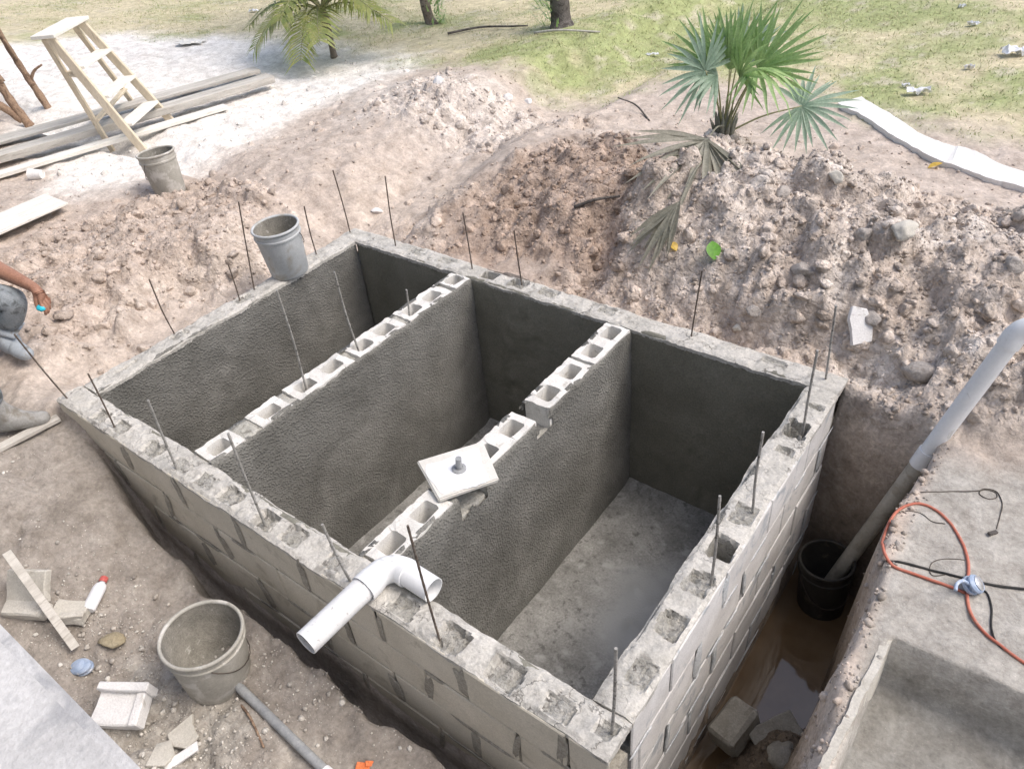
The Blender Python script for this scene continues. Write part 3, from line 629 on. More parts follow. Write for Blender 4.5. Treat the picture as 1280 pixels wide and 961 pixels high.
M['mortar_p'] = pm('rough_pale_mortar', (.36, .35, .31), (.50, .485, .44), 12, .95, (.24, .23, .2), 25, (.55, .65), 100, .25, .8, .008)
partition(-2.12, [(.145, .325, [.225]), (.415, .60, [.51]), (.64, 1.00, [.73, .905]), (1.03, 1.375, [1.115, 1.275]), (1.405, 1.75, [1.49, 1.65]), (1.775, 1.905, [1.845])])
partition(-1.085, [(.15, .53, [.245, .43]), (.72, 1.095, [.82, 1.0]), (1.185, 1.555, [1.28, 1.465]), (1.57, 1.905, [1.655, 1.83])],
          cut=lambda u, z: (.955 + .02 * math.sin(z * 80) < u < 1.045 + .02 * math.sin(z * 60 + 1) and z > -.10) or (.40 < u < .57 and z > -.13 - .02 * math.sin(u * 50)))
def tank_floor():
    st = .02; xs = np.arange(-L + T - .02, -T + .03, st); ys = np.arange(T - .02, W - T + .03, st); X, Y = np.meshgrid(xs, ys, indexing='ij')
    Z = -HF + .010 * fbm(X * 3, Y * 3, 400, 3) + .004 * fbm(X * 14, Y * 14, 405, 3) + .004 * clod(X, Y, .07, 410, .35) + .02 * ss(.06, 0, np.minimum(Y - T, W - T - Y))
    for k in range(40):
        cx, cy = rng.uniform(-.95, -.2), rng.uniform(.3, 1.7); sz = rng.uniform(.012, .03); Z = Z + rng.choice([-.014, .014]) * gs(X, Y, cx, cy, sz, sz)
    I = np.arange(X.size).reshape(X.shape); mb = MB(); mb.v = [tuple(p) for p in np.stack([X, Y, Z], -1).reshape(-1, 3)]
    mb.f = [(int(I[i, j]), int(I[i + 1, j]), int(I[i + 1, j + 1]), int(I[i, j + 1])) for i in range(len(xs) - 1) for j in range(len(ys) - 1)]; mb.m = [0] * len(mb.f)
    wet = ss(.1, .95, gs(X, Y, -.5, 1.2, .26, .36) + .25 * fbm(X * 6, Y * 6, 420, 4) + .2 * gs(X, Y, -.3, 1.0, .2, .2)).ravel()
    m, nt, bs = mk('screed_floor'); a = nd(nt, 'ShaderNodeVertexColor', layer_name='Col'); tc = nd(nt, 'ShaderNodeTexCoord').outputs['Object']
    n1 = noise_(nt, tc, 4, 8, .65, .3); n2 = noise_(nt, tc, 90, 5, .7); col = mixc(nt, ramp(nt, n1, .35, .65), (.20, .197, .182), (.36, .353, .33)); col = mixc(nt, 1.0, col, mixc(nt, ramp(nt, n2, .3, .7), (.65,) * 3, (1.3,) * 3), 'MULTIPLY')
    col = mixc(nt, ramp(nt, noise_(nt, tc, 26, 5), .56, .66), col, (.15, .147, .135)); col = mixc(nt, ramp(nt, noise_(nt, tc, 11, 5), .55, .7), col, (.40, .395, .375))
    col = mixc(nt, a.outputs[0], col, (.37, .375, .365)); nt.links.new(col, bs.inputs['Base Color'])
    r = nd(nt, 'ShaderNodeMapRange'); r.inputs[3].default_value = .8; r.inputs[4].default_value = .3; nt.links.new(a.outputs[0], r.inputs[0]); nt.links.new(r.outputs[0], bs.inputs['Roughness'])
    pr = bump(nt, n1, .3, .01); pr = bump(nt, n2, .6, .005, pr); mx = nd(nt, 'ShaderNodeMapRange'); nt.links.new(pr, bs.inputs['Normal'])
    o = tp(mb).build('tank_floor', m, tank, True); set_col(o.data, np.c_[wet, wet, wet, np.ones_like(wet)])
tank_floor()
RODS = [((-3.079, .047), (-3.14, -.01, .39), 'rust'), ((-2.674, .045), (-2.672, .053, .304), 'rust'), ((-2.169, .04), (-2.157, .053, .371), 'steel'), ((-1.591, .05), (-1.584, .05, .465), 'steel'), ((-1.085, .043), (-1.10, .012, .317), 'steel'), ((-.674, .045), (-.677, .03, .552), 'rust'), ((-.037, .079), (-.025, .086, .427), 'steel'),
        ((-.028, .722), (-.032, .719, .421), 'steel'), ((-.035, 1.097), (-.045, 1.092, .392), 'steel'), ((-.045, 1.629), (-.052, 1.627, .396), 'steel'), ((-.077, 1.987), (-.10, 1.982, .384), 'steel'),
        ((-.734, 1.99), (-.705, 2.0, .371), 'rust'), ((-1.77, 2.02), (-1.787, 2.01, .313), 'rust'), ((-2.111, 2.0), (-2.118, 1.99, .353), 'rust'), ((-2.715, 1.99), (-2.70, 2.0, .448), 'rust'),
        ((-3.094, 1.97), (-3.109, 1.96, .424), 'rust'), ((-3.078, 1.667), (-3.078, 1.667, .319), 'rust'), ((-3.10, 1.19), (-3.075, 1.26, .519), 'rust'), ((-3.073, 1.071), (-3.069, 1.077, .23), 'rust'), ((-3.10, .667), (-3.12, .659, .337), 'rust'),
        ((-2.142, .742), (-2.138, .748, .514), 'steel'), ((-2.136, 1.098), (-2.149, 1.08, .434), 'steel'), ((-2.112, 1.451), (-2.102, 1.463, .146), 'steel')]
for (bx, by), tip, mm in RODS:
    b0 = Vector((bx, by, -.06)); t0 = Vector(tip); mid = (b0 + t0) / 2 + Vector((random.uniform(-.007, .007), random.uniform(-.007, .007), 0)); pts = spline([b0, mid, t0], 14)
    mb = MB(); tube(mb, pts, [(.0048 if mm == 'steel' else .0036) + .0007 * (i % 2) for i in range(len(pts))], 8); tp(mb).build('rebar', M[mm], tank, True, angle=60)

# slabs lying on the floor of the middle chamber
for (x, y, lx, ly, rz, lb) in ((-1.62, .31, .22, .20, .1, 'grey concrete slab on the middle chamber floor, nearest the elbow pipe'), (-1.64, .66, .2, .26, -.12, 'grey concrete slab on the middle chamber floor, beside the white lid')):
    t = MB(); t.bm(bbox((lx, ly, .10), .008, 1, .004, 3, int(y * 10)), 0); o = t.build('concrete_slab', M['rock'], None, True, (x, y, -HF + .05), (0, 0, rz), 40); tag(o, lb, 'slab')

# ------------------------------------------------------------------ concrete lid with a pipe handle
lid = thing('concrete_hatch', 'square white cement lid with a grey pipe stub, lying across the partition top', 'lid', (-1.098, .665, .004), (R_(-1.5), R_(2.0), R_(-20)))
def lid_part():
    pts = [(-1.275, .604), (-1.06, .492), (-.933, .714), (-1.123, .851)]; rot = Matrix.Rotation(R_(20), 2)
    q = [rot @ Vector((x + 1.098, y - .665)) for x, y in pts]
    def plate(qs, z0, z1, bev, nm, mat, rough):
        b = bmesh.new(); lo = [b.verts.new((p.x, p.y, z0)) for p in qs]; hi = [b.verts.new((p.x, p.y, z1)) for p in qs]; n = len(qs)
        b.faces.new(lo[::-1]); b.faces.new(hi)
        for i in range(n): b.faces.new((lo[i], lo[(i + 1) % n], hi[(i + 1) % n], hi[i]))
        bmesh.ops.bevel(b, geom=b.edges[:], offset=bev, segments=2, affect='EDGES')
        mb = MB(); mb.bm(b); return mb.build(nm, mat, lid, True, angle=40)
    plate(q, 0, .022, .005, 'slab', M['lid'], 0)
    k = 40; ring = []
    for i in range(k):
        a = 2 * math.pi * i / k; d = Vector((math.cos(a), math.sin(a))); s = 9
        for j in range(4):
            p0, p1 = q[j], q[(j + 1) % 4]; e = p1 - p0; det = d.x * -e.y + e.x * d.y
            if abs(det) < 1e-9: continue
            tt = (p0.x * -e.y + e.x * p0.y) / det
            if tt > 0: s = min(s, tt)
        ring.append(d * s * (.80 + .06 * math.sin(3 * a + 1) + random.uniform(-.025, .025)) + Vector((.012, -.012)))
    plate(ring, .020, .0242, .0015, 'skim_patch', M['lid_w'], 0)
lid_part()
mb = MB(); lathe(mb, [(.030, .023), (.030, .029), (.026, .032), (.017, .032), (.0155, .0295)], 28); mb.build('flange', M['greypipe'], lid, True, angle=40)
mb = MB(); tube(mb, [(0, 0, .028), (.001, 0, .06), (.002, .001, .085)], [.0128, .0125, .0128], 16); mb.build('pipe_stub', M['greypipe'], lid, True, angle=50)

# ------------------------------------------------------------------ white elbow pipe across the front wall
el = thing('elbow_pipe', 'white plastic elbow pipe lying over the front wall, long leg pointing out', 'pipe', (-.985, .06, .052))
RP = .045
def hollow(mb, pts, r, th=.004, n=24):
    tube(mb, pts, r, n, cap=False); b = len(mb.v); P = [Vector(p) for p in pts]
    inn = MB(); tube(inn, [P[0] + (P[1] - P[0]).normalized() * .0005] + P[1:], (r - th) if not hasattr(r, '__len__') else [q - th for q in r], n, cap=False); mb.add(inn.v, [f[::-1] for f in inn.f])
    N = len(pts)
    for base in (0, (N - 1) * n):
        for k in range(n):
            i, j = b - N * n + base + k, b - N * n + base + (k + 1) % n; f = (i, b + base + k, b + base + (k + 1) % n, j); mb.f.append(f if base == 0 else f[::-1]); mb.m.append(0)
    return mb
mb = MB(); hollow(mb, [(-.012, -.30, -.008), (-.006, -.15, -.003), (-.002, -.02, 0), (0, .02, .0)], RP); mb.build('outer_pipe', M['pvc_dirty'], el, True, angle=50)
arc = [(0, -.045, 0), (0, -.01, 0), (0, .022, .0)] + [(.068 - .068 * math.cos(R_(a)), .022 + .068 * math.sin(R_(a)), 0) for a in range(10, 90, 10)] + [(.068, .09, 0), (.09, .09, 0)]
mb = MB(); hollow(mb, arc, [.0525, .0525] + [.0485] * (len(arc) - 4) + [.0505, .0505], .005); mb.build('elbow', M['pvc'], el, True, angle=50)
mb = MB(); hollow(mb, [(.085, .09, 0), (.14, .09, -.003), (.205, .09, -.006)], RP, .003); lathe_cap = MB(); mb.build('inner_pipe', M['pvc'], el, True, angle=50)

# ------------------------------------------------------------------ standpipe in the trench
PB = Vector((.17, 1.73, -1.06)); PT = atd(1266, 423, 2.75); ax = (PT - PB); pl = ax.length; axn = ax.normalized()
sp = thing('standpipe', 'long white plastic pipe leaning out of the black bucket in the trench', 'pipe', PB)
cf = .615
mb = MB(); hollow(mb, [axn * 0, axn * pl * .3, axn * pl * cf], .0345, .003, 20); mb.build('lower_pipe', M['pvc_mud'], sp, True, angle=50)
mb = MB(); hollow(mb, [axn * pl * (cf - .03), axn * pl * (cf + .022)], .0385, .004, 20); mb.build('coupling', M['pvc'], sp, True, angle=50)
mb = MB(); hollow(mb, [axn * pl * (cf + .01), axn * pl * .8, axn * pl], .0345, .003, 20); mb.build('upper_pipe', M['pvc'], sp, True, angle=50)
side = Vector((.86, .2, 0)).normalized(); E0 = axn * (pl - .03); Rr = .055
e2 = (side - axn * side.dot(axn)).normalized()
arc = [E0, E0 + axn * .04] + [E0 + axn * .045 + e2 * Rr * (1 - math.cos(R_(a))) + axn * Rr * math.sin(R_(a)) for a in range(8, 64, 8)]
dd = (arc[-1] - arc[-2]).normalized(); arc += [arc[-1] + dd * .04]
mb = MB(); hollow(mb, arc, [.0395, .0395] + [.0372] * (len(arc) - 4) + [.0385, .0385], .004, 20); mb.build('elbow', M['pvc'], sp, True, angle=50)
mb = MB(); hollow(mb, [arc[-1] - dd * .02, arc[-1] + dd * .35], .0345, .003, 20); mb.build('outlet_pipe', M['pvc'], sp, True, angle=50)

# ------------------------------------------------------------------ buckets
def bucket(label, loc, rt, rb, h, mat, rot=(0, 0, 0), mud=.0, seed=0, group='plastic buckets on the site'):
    t = thing('bucket', label, 'bucket', loc, rot, group); th = .006
    k = (rt - rb) / h; z1 = h * .80; p = [(rb * .97, 0), (rb, .006), (rb + k * z1, z1), (rb + k * z1 + .005, z1 + .004), (rb + k * (z1 + .012) + .005, z1 + .014), (rb + k * (z1 + .014), z1 + .018), (rt - k * .03, h - .02)]
    mb = MB(); lathe(mb, p + [(rt - .003, h - .004)], 48, 0, False, .006, seed); mb.add([(rb * .97 * math.cos(2 * math.pi * i / 48), rb * .97 * math.sin(2 * math.pi * i / 48), 0) for i in range(48)], [tuple(range(47, -1, -1))]); body = mb.build('body', M[mat], t, True, angle=35)
    q = [(.0, .012 + mud * h), (rb * .6, .012 + mud * h), (rb - th + k * mud * h, .014 + mud * h), (rt - th - .004, h - .006)]
    mb = MB(); vs = [(0, 0, q[0][1])]; lathe(mb, q[1:], 48, 0, False); mb.add([(q[1][0] * math.cos(2 * math.pi * i / 48), q[1][0] * math.sin(2 * math.pi * i / 48), q[1][1]) for i in range(48)], [tuple(range(48))]); mb.f = [f[::-1] if len(f) == 4 else f for f in mb.f]; mb.build('lining', M['bucket_in'] if mat != 'bucket_b' else M['bucket_b'], t, True)
    mb = MB(); lathe(mb, [(rt - .008, h - .012), (rt + .002, h - .014), (rt + .006, h - .006), (rt + .003, h + .002), (rt - .004, h + .003), (rt - .009, h - .003), (rt - .008, h - .012)], 48, 0, False, .006, seed); mb.build('rim', M[mat], t, True)
    # wire handle hanging down
    mb = MB(); a = seed; pts = []
    for s in np.linspace(0, math.pi, 19): pts.append((math.cos(s) * (rt + .004), -math.sin(s) * (rt + .010) * .62 - .0, h * .84 - math.sin(s) * h * .45))
    for p_ in range(len(pts)):
        x, y, z = pts[p_]; rr = math.hypot(x, y); mn = rb + k * z + .006
        if rr < mn: f = mn / max(rr, 1e-6); pts[p_] = (x * f, y * f, z)
    tube(mb, pts, .0022, 6); c, s = math.cos(a), math.sin(a); mb.v = [(x * c - y * s, x * s + y * c, z) for x, y, z in mb.v]; mb.build('handle', M['wire'], t, True)
    return t
z0 = hz(-1.56, -.38)
bucket('large cement caked grey bucket standing on the dirt in front of the tank', (-1.555, -.372, z0 - .005), .152, .125, .275, 'bucket', (R_(-3), R_(2), .3), .05, 2.4)
bucket('pale grey bucket perched on the left wall of the tank', (-3.06, 1.44, .005), .135, .112, .30, 'bucket_w', (R_(2), R_(-1), 0), .02, 3.6)
bp_ = on(214, 240)
bucket('grey bucket standing alone on the sandy soil by the ladder', (bp_.x, bp_.y, bp_.z - .02), .132, .108, .32, 'bucket', (R_(-4), R_(-2), 1.0), .03, 4.0)
bucket('black bucket standing in the muddy trench water with a pipe in it', (.178, 1.70, -1.13), .12, .105, .37, 'bucket_b', (R_(2), R_(-3), 0), .0, .8)

# ------------------------------------------------------------------ step ladder
def bar(mb, a, b, w, d, side, m=0):
    a, b, side = Vector(a), Vector(b), Vector(side); t = (b - a).normalized(); s = (side - t * side.dot(t)).normalized(); n = t.cross(s)
    bb = bbox((w, d, (b - a).length), min(w, d) * .12); Mx = Matrix((s, n, t)).transposed().to_4x4(); Mx.translation = (a + b) / 2; mb.bm(bb, m, Mx)
lad = thing('step_ladder', 'pale wooden step ladder standing open on white sand over the planks', 'ladder', (-6.3, 2.35, 0))
LO = Vector((6.3, -2.35, 0)); fA, fB = Vector((-5.915, 2.26, .0)), Vector((-6.29, 2.78, .0)); bA, bB = Vector((-6.36, 2.19, .0)), Vector((-6.84, 2.80, 0)); wv = (fB - fA).normalized()
tA = Vector((-6.225, 2.005, .905)); tB = tA + wv * .52; tB.z = .905
f0A, f0B = fA + LO, fB + LO; tA += LO; tB += LO; bA += LO; bB = bB + LO; dv = (tA - f0A).normalized()
for z_ in (f0A, f0B, bA, bB): z_.z = hz(z_.x - LO.x, z_.y - LO.y) - .01
for a, b, nm in ((f0A, tA, 'rail'), (f0B, tB, 'rail')): mb = MB(); bar(mb, a, b, .032, .07, wv); mb.build(nm, M['wood'], lad)
for a, b in ((bA, tA + wv * .02 - Vector((.06, .03, .01))), (bB, tB - wv * .02 - Vector((.06, .03, .01)))): mb = MB(); bar(mb, a, b, .03, .045, wv); mb.build('rear_leg', M['wood'], lad)
fwd = Vector((-wv.y, wv.x, 0)) * -1
for fr_ in (.25, .5, .75):
    p = f0A.lerp(tA, fr_); q = f0B.lerp(tB, fr_); mb = MB(); c = (p + q) / 2
    bb = bbox(((q - p).length - .03, .13, .022), .003); Mx = Matrix((wv, Vector((-wv.y, wv.x, 0)), Vector((0, 0, 1)))).transposed().to_4x4(); Mx.translation = c; mb.bm(bb, 0, Mx); mb.build('step', M['plank_w'], lad)
mb = MB(); c = (tA + tB) / 2 + Vector((-.03, -.015, .018)); bb = bbox(((tB - tA).length + .09, .19, .026), .003); Mx.translation = c; mb.bm(bb, 0, Mx); mb.build('top_cap', M['plank_w'], lad)
for fr_ in (.3, .72): p = bA.lerp(tA, fr_); q = bB.lerp(tB, fr_); mb = MB(); bar(mb, p, q, .018, .05, (0, 0, 1)); mb.build('rear_brace', M['wood'], lad)
for a0, b0 in ((f0A, bA), (f0B, bB)): p = a0.lerp(tA if a0 is f0A else tB, .70); q = b0.lerp(tA if a0 is f0A else tB, .70); mb = MB(); bar(mb, p, q, .02, .03, (0, 0, 1)); mb.build('side_brace', M['wood'], lad)

# ------------------------------------------------------------------ planks and boards
def plank(label, a, b, w, th, z, mat, name='plank', tilt=0, group=None):
    a, b = Vector((*a, 0)), Vector((*b, 0)); c = (a + b) / 2; d = b - a; mb = MB(); bb = bbox((w, d.length, th), .004, 1); 
    mb.bm(bb); o = mb.build(name, M[mat], None, False, (c.x, c.y, z + th / 2), (R_(tilt), 0, math.atan2(-d.x, d.y))); tag(o, label, 'plank', group); return o
g = 'planks laid beside the ladder'
plank('pale narrow front plank of the stack lying under the ladder feet', (-6.75, -.2), (-5.98, 3.17), .10, .035, .025, 'plank_w', group=g)
plank('thick grey plank of the stack under the ladder, its end reaching farthest right', (-7.0, .3), (-6.07, 3.80), .17, .06, .06, 'plank', tilt=.6, group=g)
plank('thin grey plank on top at the back of the stack under the ladder', (-7.3, .3), (-6.36, 3.75), .15, .028, .115, 'plank', tilt=.4, group=g)
plank('lowest dusty plank at the rear of the stack behind the ladder', (-7.55, .5), (-6.62, 4.05), .16, .04, .035, 'plank', group=g)
plank('wide pale dusty board lying flat on the soil at the left edge', (-5.34, -.6), (-5.34, 1.21), .33, .02, .055, 'plank_w', 'board', 1.2)
pa, pb = on(0, 563, .012), on(76, 526, .02); pa = pa + (pa - pb) * .8; mb = MB(); bar(mb, (0, 0, 0), pb - pa, .05, .022, (.45, .9, 0)); tag(mb.build('lath', M['plank'], None, False, pa), 'thin weathered lath under the boot, touching the tank corner', 'lath')

# ------------------------------------------------------------------ fan palm on the heap
pz = hz(-1.2, 3.28); PBASE = on(905, 166)
palm = thing('fan_palm', 'young fan palm with green fans and withered lower fronds, growing on the spoil heap', 'palm', PBASE)
VR = Vector((.8, .594, -.05)).normalized(); VT = Vector((.55, -.70, .45)).normalized(); UP = Vector((0, 0, 1))
def fan(hub, u, nrm, length, spread, n, mat, droop=.15, w=.018, fold=.5, parent=None, root=None):
    u = u.normalized(); nrm = (nrm - u * nrm.dot(u)).normalized(); s = u.cross(nrm); mb = MB()
    for i in range(n):
        t = (i + .5) / n * 2 - 1; a = t * spread / 2 + random.uniform(-.06, .06); ln = length * (1 - .28 * abs(t)**1.6) * random.uniform(.78, 1.08)
        d = (u * math.cos(a) + s * math.sin(a) + nrm * random.uniform(-.10, .10)).normalized(); p = hub.copy(); side = nrm.cross(d).normalized(); K = 6; vs = []
        for k in range(K + 1):
            q = k / K; ww = w * (.55 + 1.0 * min(q * 2.2, 1)) * (1 - max(0, (q - .42) / .58)**1.4) * .5 + .0008
            c = hub + d * ln * q - UP * droop * ln * q * q * random.uniform(.9, 1.1)
            vs += [c - side * ww + nrm * ww * fold, c, c + side * ww + nrm * ww * fold]
        fs = []
        for k in range(K): fs += [(3 * k, 3 * k + 1, 3 * k + 4, 3 * k + 3), (3 * k + 1, 3 * k + 2, 3 * k + 5, 3 * k + 4)]
        mb.add(vs, fs)
    o = mb.build('frond', M[mat], parent, True)
    if root is not None:
        pt = MB(); tube(pt, spline([root, (root + hub) / 2 + UP * .03, hub], 6), [.007 - .003 * i / 12 for i in range(13)], 7); pt.build('petiole', M['petiole' if mat != 'leaf_dead' else 'leaf_dead'], o, True)
    return o
PS = 1.1
def hubp(r, z, t): return (VR * r + UP * z + VT * t) * PS
fans = [((-.16, .34, .10), (-.55, .45, .25), VT, .34, 4.6, 26, 'leaf_b', .10), ((-.10, .40, -.05), (-.45, 1, 0), VT, .38, 2.4, 20, 'leaf', .05), ((.0, .36, .0), (-.05, 1, .1), VT, .42, 1.5, 16, 'leaf', .02),
        ((.03, .38, -.08), (.25, 1, 0), VT, .42, 1.7, 18, 'leaf', .03), ((.16, .36, .0), (.75, .75, .1), VT, .42, 2.3, 22, 'leaf', .08), ((.12, .33, .12), (.5, -.2, .6), UP, .32, 3.6, 22, 'leaf', .55),
        ((.42, .13, .06), (.55, -.10, .3), VT + UP * .5, .33, 5.2, 30, 'leaf_b', .12), ((.03, .30, .12), (.2, .6, .5), UP + VT, .34, 2.6, 20, 'leaf', .25), ((-.08, .32, .05), (-.7, .2, .2), UP + VT, .33, 2.8, 20, 'leaf_b', .3),
        ((.07, .42, -.12), (.45, .9, -.3), VT, .36, 2.2, 20, 'leaf_b', .08)]
for h_, u_, nr, ln, spd, n_, mt, dr in fans:
    n_ = int(n_ * .74)
    fan(hubp(*h_), hubp(*u_), nr, ln * PS, spd, n_, mt, dr, .019, .5 if mt != 'leaf_dead' else .8, palm, Vector((random.uniform(-.02, .02), random.uniform(-.02, .02), -.03)))
mb = MB()
for i in range(26):
    a = i * 2.4; rr = .012 + .05 * (i % 5) / 5; tube(mb, [(rr * math.cos(a), rr * math.sin(a), -.14), (rr * 1.3 * math.cos(a), rr * 1.3 * math.sin(a), .02), (rr * 1.9 * math.cos(a) , rr * 1.9 * math.sin(a), .07 + .09 * random.random())], [.018, .015, .003], 6)
mb.build('trunk', M['leaf_dead'], palm, True)
for (hx_, hy_), (tx_, ty_), root_, spd_, n_ in (((882, 196), (838, 252), Vector((0, 0, .04)), 2.7, 15), ((848, 274), (812, 318), on(880, 205, .03) - PBASE, 1.0, 9)):
    h_ = on(hx_, hy_, .09) - PBASE; t_ = on(tx_, ty_, .05) - PBASE; fan(h_, t_ - h_, VT + UP, (t_ - h_).length * 1.35, spd_, n_, 'leaf_dead', .1, .024, .6, palm, root_)

# ------------------------------------------------------------------ feather palms and tree stems at the back
def pinnate(parent, base, az, elev, length, bend, mat, n=26, leaflet=.3):
    d = Vector((math.cos(az) * math.cos(elev), math.sin(az) * math.cos(elev), math.sin(elev))); pts = []
    for k in range(13):
        q = k / 12; pts.append(base + d * length * q - UP * bend * length * q * q)
    mb = MB(); fr = frames(pts)
    for i in range(n):
        q = .16 + .84 * i / n; f = q * 12; k = min(int(f), 11); p = pts[k].lerp(pts[k + 1], f - k); t = fr[k][1]
        sd = t.cross(UP).normalized(); up = sd.cross(t)
        for s in (1, -1):
            ll = leaflet * (1 - .75 * abs(q - .45)) * random.uniform(.8, 1.1); e = (sd * s * .8 + t * .55 + up * .15 + Vector((random.uniform(-.1, .1),) * 3)).normalized()
            wd = (e.cross(up)).normalized() * .012 * (length / 1.1); a, b, c = p, p + e * ll * .5 - UP * .06 * ll, p + e * ll - UP * .35 * ll
            mb.add([a - wd * .5, a + wd * .5, b + wd, b - wd, c], [(0, 1, 2, 3), (3, 2, 4)])
    o = mb.build('frond', M[mat], parent, False); r = MB(); tube(r, pts, [.014 * (1 - .8 * k / 12) * length / 1.1 for k in range(13)], 6); r.build('petiole', M['petiole'], o, True)
g2 = on(418, 72)
pl2 = thing('young_palm', 'young feather palm with yellowing drooping fronds at the top edge, left of centre', 'palm', g2)
mb = MB(); tube(mb, spline([(0, 0, -.05), (-.02, .01, .22), (-.06, .02, .46)], 6), [.055, .042, .036, .032, .032, .034, .036, .04, .045, .05, .05, .045, .04], 10); mb.build('trunk', M['bark'], pl2, True)
for az, ev, ln, bd in ((-1.9, .55, .95, .75), (-2.7, .5, 1.0, .6), (2.8, .8, 1.1, .5), (1.9, 1.0, 1.2, .35), (.9, .9, 1.1, .5), (0.0, .7, 1.0, .6), (-.8, .5, .95, .6), (-1.4, .85, 1.0, .7), (1.3, 1.3, 1.1, .2), (-2.3, 1.05, 1.1, .45), (-.4, .95, 1.15, .55), (.4, 1.2, 1.2, .4), (-1.1, .5, .9, .8), (.2, .45, .95, .55), (-3.0, 1.1, 1.1, .4)): pinnate(pl2, Vector((-.06, .02, .46)), az, ev, ln, bd, 'leaf_coco', 34, .34)
def back_palm(px, py, label, r, mat, lean, tufts):
    p = on(px, py); t = thing('palm_tree', label, 'tree', p); hgt = 3.0
    pts = spline([(0, 0, -.06), (lean[0] * .3 - .01, lean[1] * .3, .25), (lean[0] * .7, lean[1] * .7, 1.4), (lean[0], lean[1], hgt)], 8)
    mb = MB(); tube(mb, pts, [r * (1.0 + 1.0 * math.exp(-i * .55)) * (1 + .05 * (i % 2)) for i in range(len(pts))], 14); mb.build('trunk', M[mat], t, True)
    for i in range(11): pinnate(t, Vector((lean[0], lean[1], hgt)), i * 2 * math.pi / 11 + .3, .75 - .5 * (i % 3) * .5, 1.5, .5, 'leaf', 30, .4)
    if tufts:
        mb = MB()
        for i in range(90):
            a = random.gauss(tufts[0], .6); rr = r * random.uniform(1.0, 2.8); b = Vector((math.cos(a) * rr, math.sin(a) * rr, random.uniform(0, tufts[1]))); e = Vector((math.cos(a) * random.uniform(.02, .14), math.sin(a) * random.uniform(.02, .14), random.uniform(-.05, .14))); wd = Vector((-math.sin(a), math.cos(a), 0)) * .012
            mb.add([b - wd, b + wd, b + e], [(0, 1, 2)])
        tag(mb.build('fern_tuft', M['leaf'], t), kind='stuff')
back_palm(541, 30, 'slim grey palm trunk with fern at its foot, rising past the top edge', .055, 'bark', (-.25, .0), (0.3, .3))
back_palm(703, 33, 'thick dark palm trunk rising past the top edge, right of centre', .10, 'bark_d', (-.12, .1), (3.6, .35))
sh = on(32, 158); shr = thing('bare_tree', 'brown bare forked stems at the left edge behind the planks', 'tree', sh)
mb = MB(); IR = Vector((.8, .6, 0)); 
def st(l, r0): 
    P_ = spline([IR * a + UP * b + VT * c for a, b, c in l], 6); tube(mb, P_, [r0 * (1 - .55 * i / len(P_)) * (1 + .12 * math.sin(i * 2.1)) for i in range(len(P_))], 9)
st([(.06, -.05, 0), (-.02, .22, 0), (-.06, .5, 0), (-.03, .85, 0), (-.16, 1.2, .0), (-.3, 1.6, 0)], .045); st([(0, .06, 0), (-.16, .25, .1), (-.36, .32, .15), (-.6, .45, .2)], .04); st([(-.02, .42, 0), (-.14, .75, 0), (-.2, 1.1, 0)], .03)
mb.build('trunk', M['bark_r'], shr, True)
mb = MB(); st([(.16, -.02, -.35), (.10, .3, -.35), (.03, .62, -.35), (-.02, .9, -.35), (-.06, 1.3, -.35)], .042); st([(.07, .5, -.35), (.14, .58, -.35), (.24, .63, -.35)], .018); st([(.04, .6, -.35), (.02, .85, -.3), (-.08, 1.0, -.3)], .02)
mb.build('branch', M['bark_r'], shr, True)
crown = MB()
for i in range(700):
    a = random.uniform(0, 6.28); q = Vector((random.gauss(-.35, .45), random.gauss(-.1, .45), random.gauss(2.1, .3))); e = Vector((random.gauss(0, .06), random.gauss(0, .06), random.gauss(-.02, .05))); w_ = Vector((math.cos(a), math.sin(a), 0)) * .03
    crown.add([q - e, q + w_, q + e, q - w_], [(0, 1, 2, 3)])
crown.build('crown', M['leaf'], shr)

# sticks on the ground
def stick(label, pts, r, mat='bark_d', name='stick', cat='stick', rel=True, n=7):
    P_ = [Vector(p) for p in pts]; c = P_[0].copy(); mb = MB(); q = spline([p - c for p in P_], 6); tube(mb, q, [r * (1 - .4 * i / len(q)) for i in range(len(q))], n); o = mb.build(name, M[mat], None, True, c); tag(o, label, cat); return o
stick('dark fallen branch on the sandy ground left of the thick trunk', [on(560, 45, .02), on(600, 38, .03), on(640, 37, .03), on(660, 35, .02)], .013)
stick('pale fallen stick in the grass below the thick trunk', [on(668, 44, .02), on(700, 42, .03), (on(750, 43, .02))], .014, 'plank')
stick('thin dark twig poking out at the crest of the heap', [on(812, 152, .0), on(795, 140, .05), on(772, 136, .09)], .008)
stick('dark root half buried in the brown soil below the crest', [on(718, 263, .01), on(745, 256, .03), on(775, 250, .02)], .011)

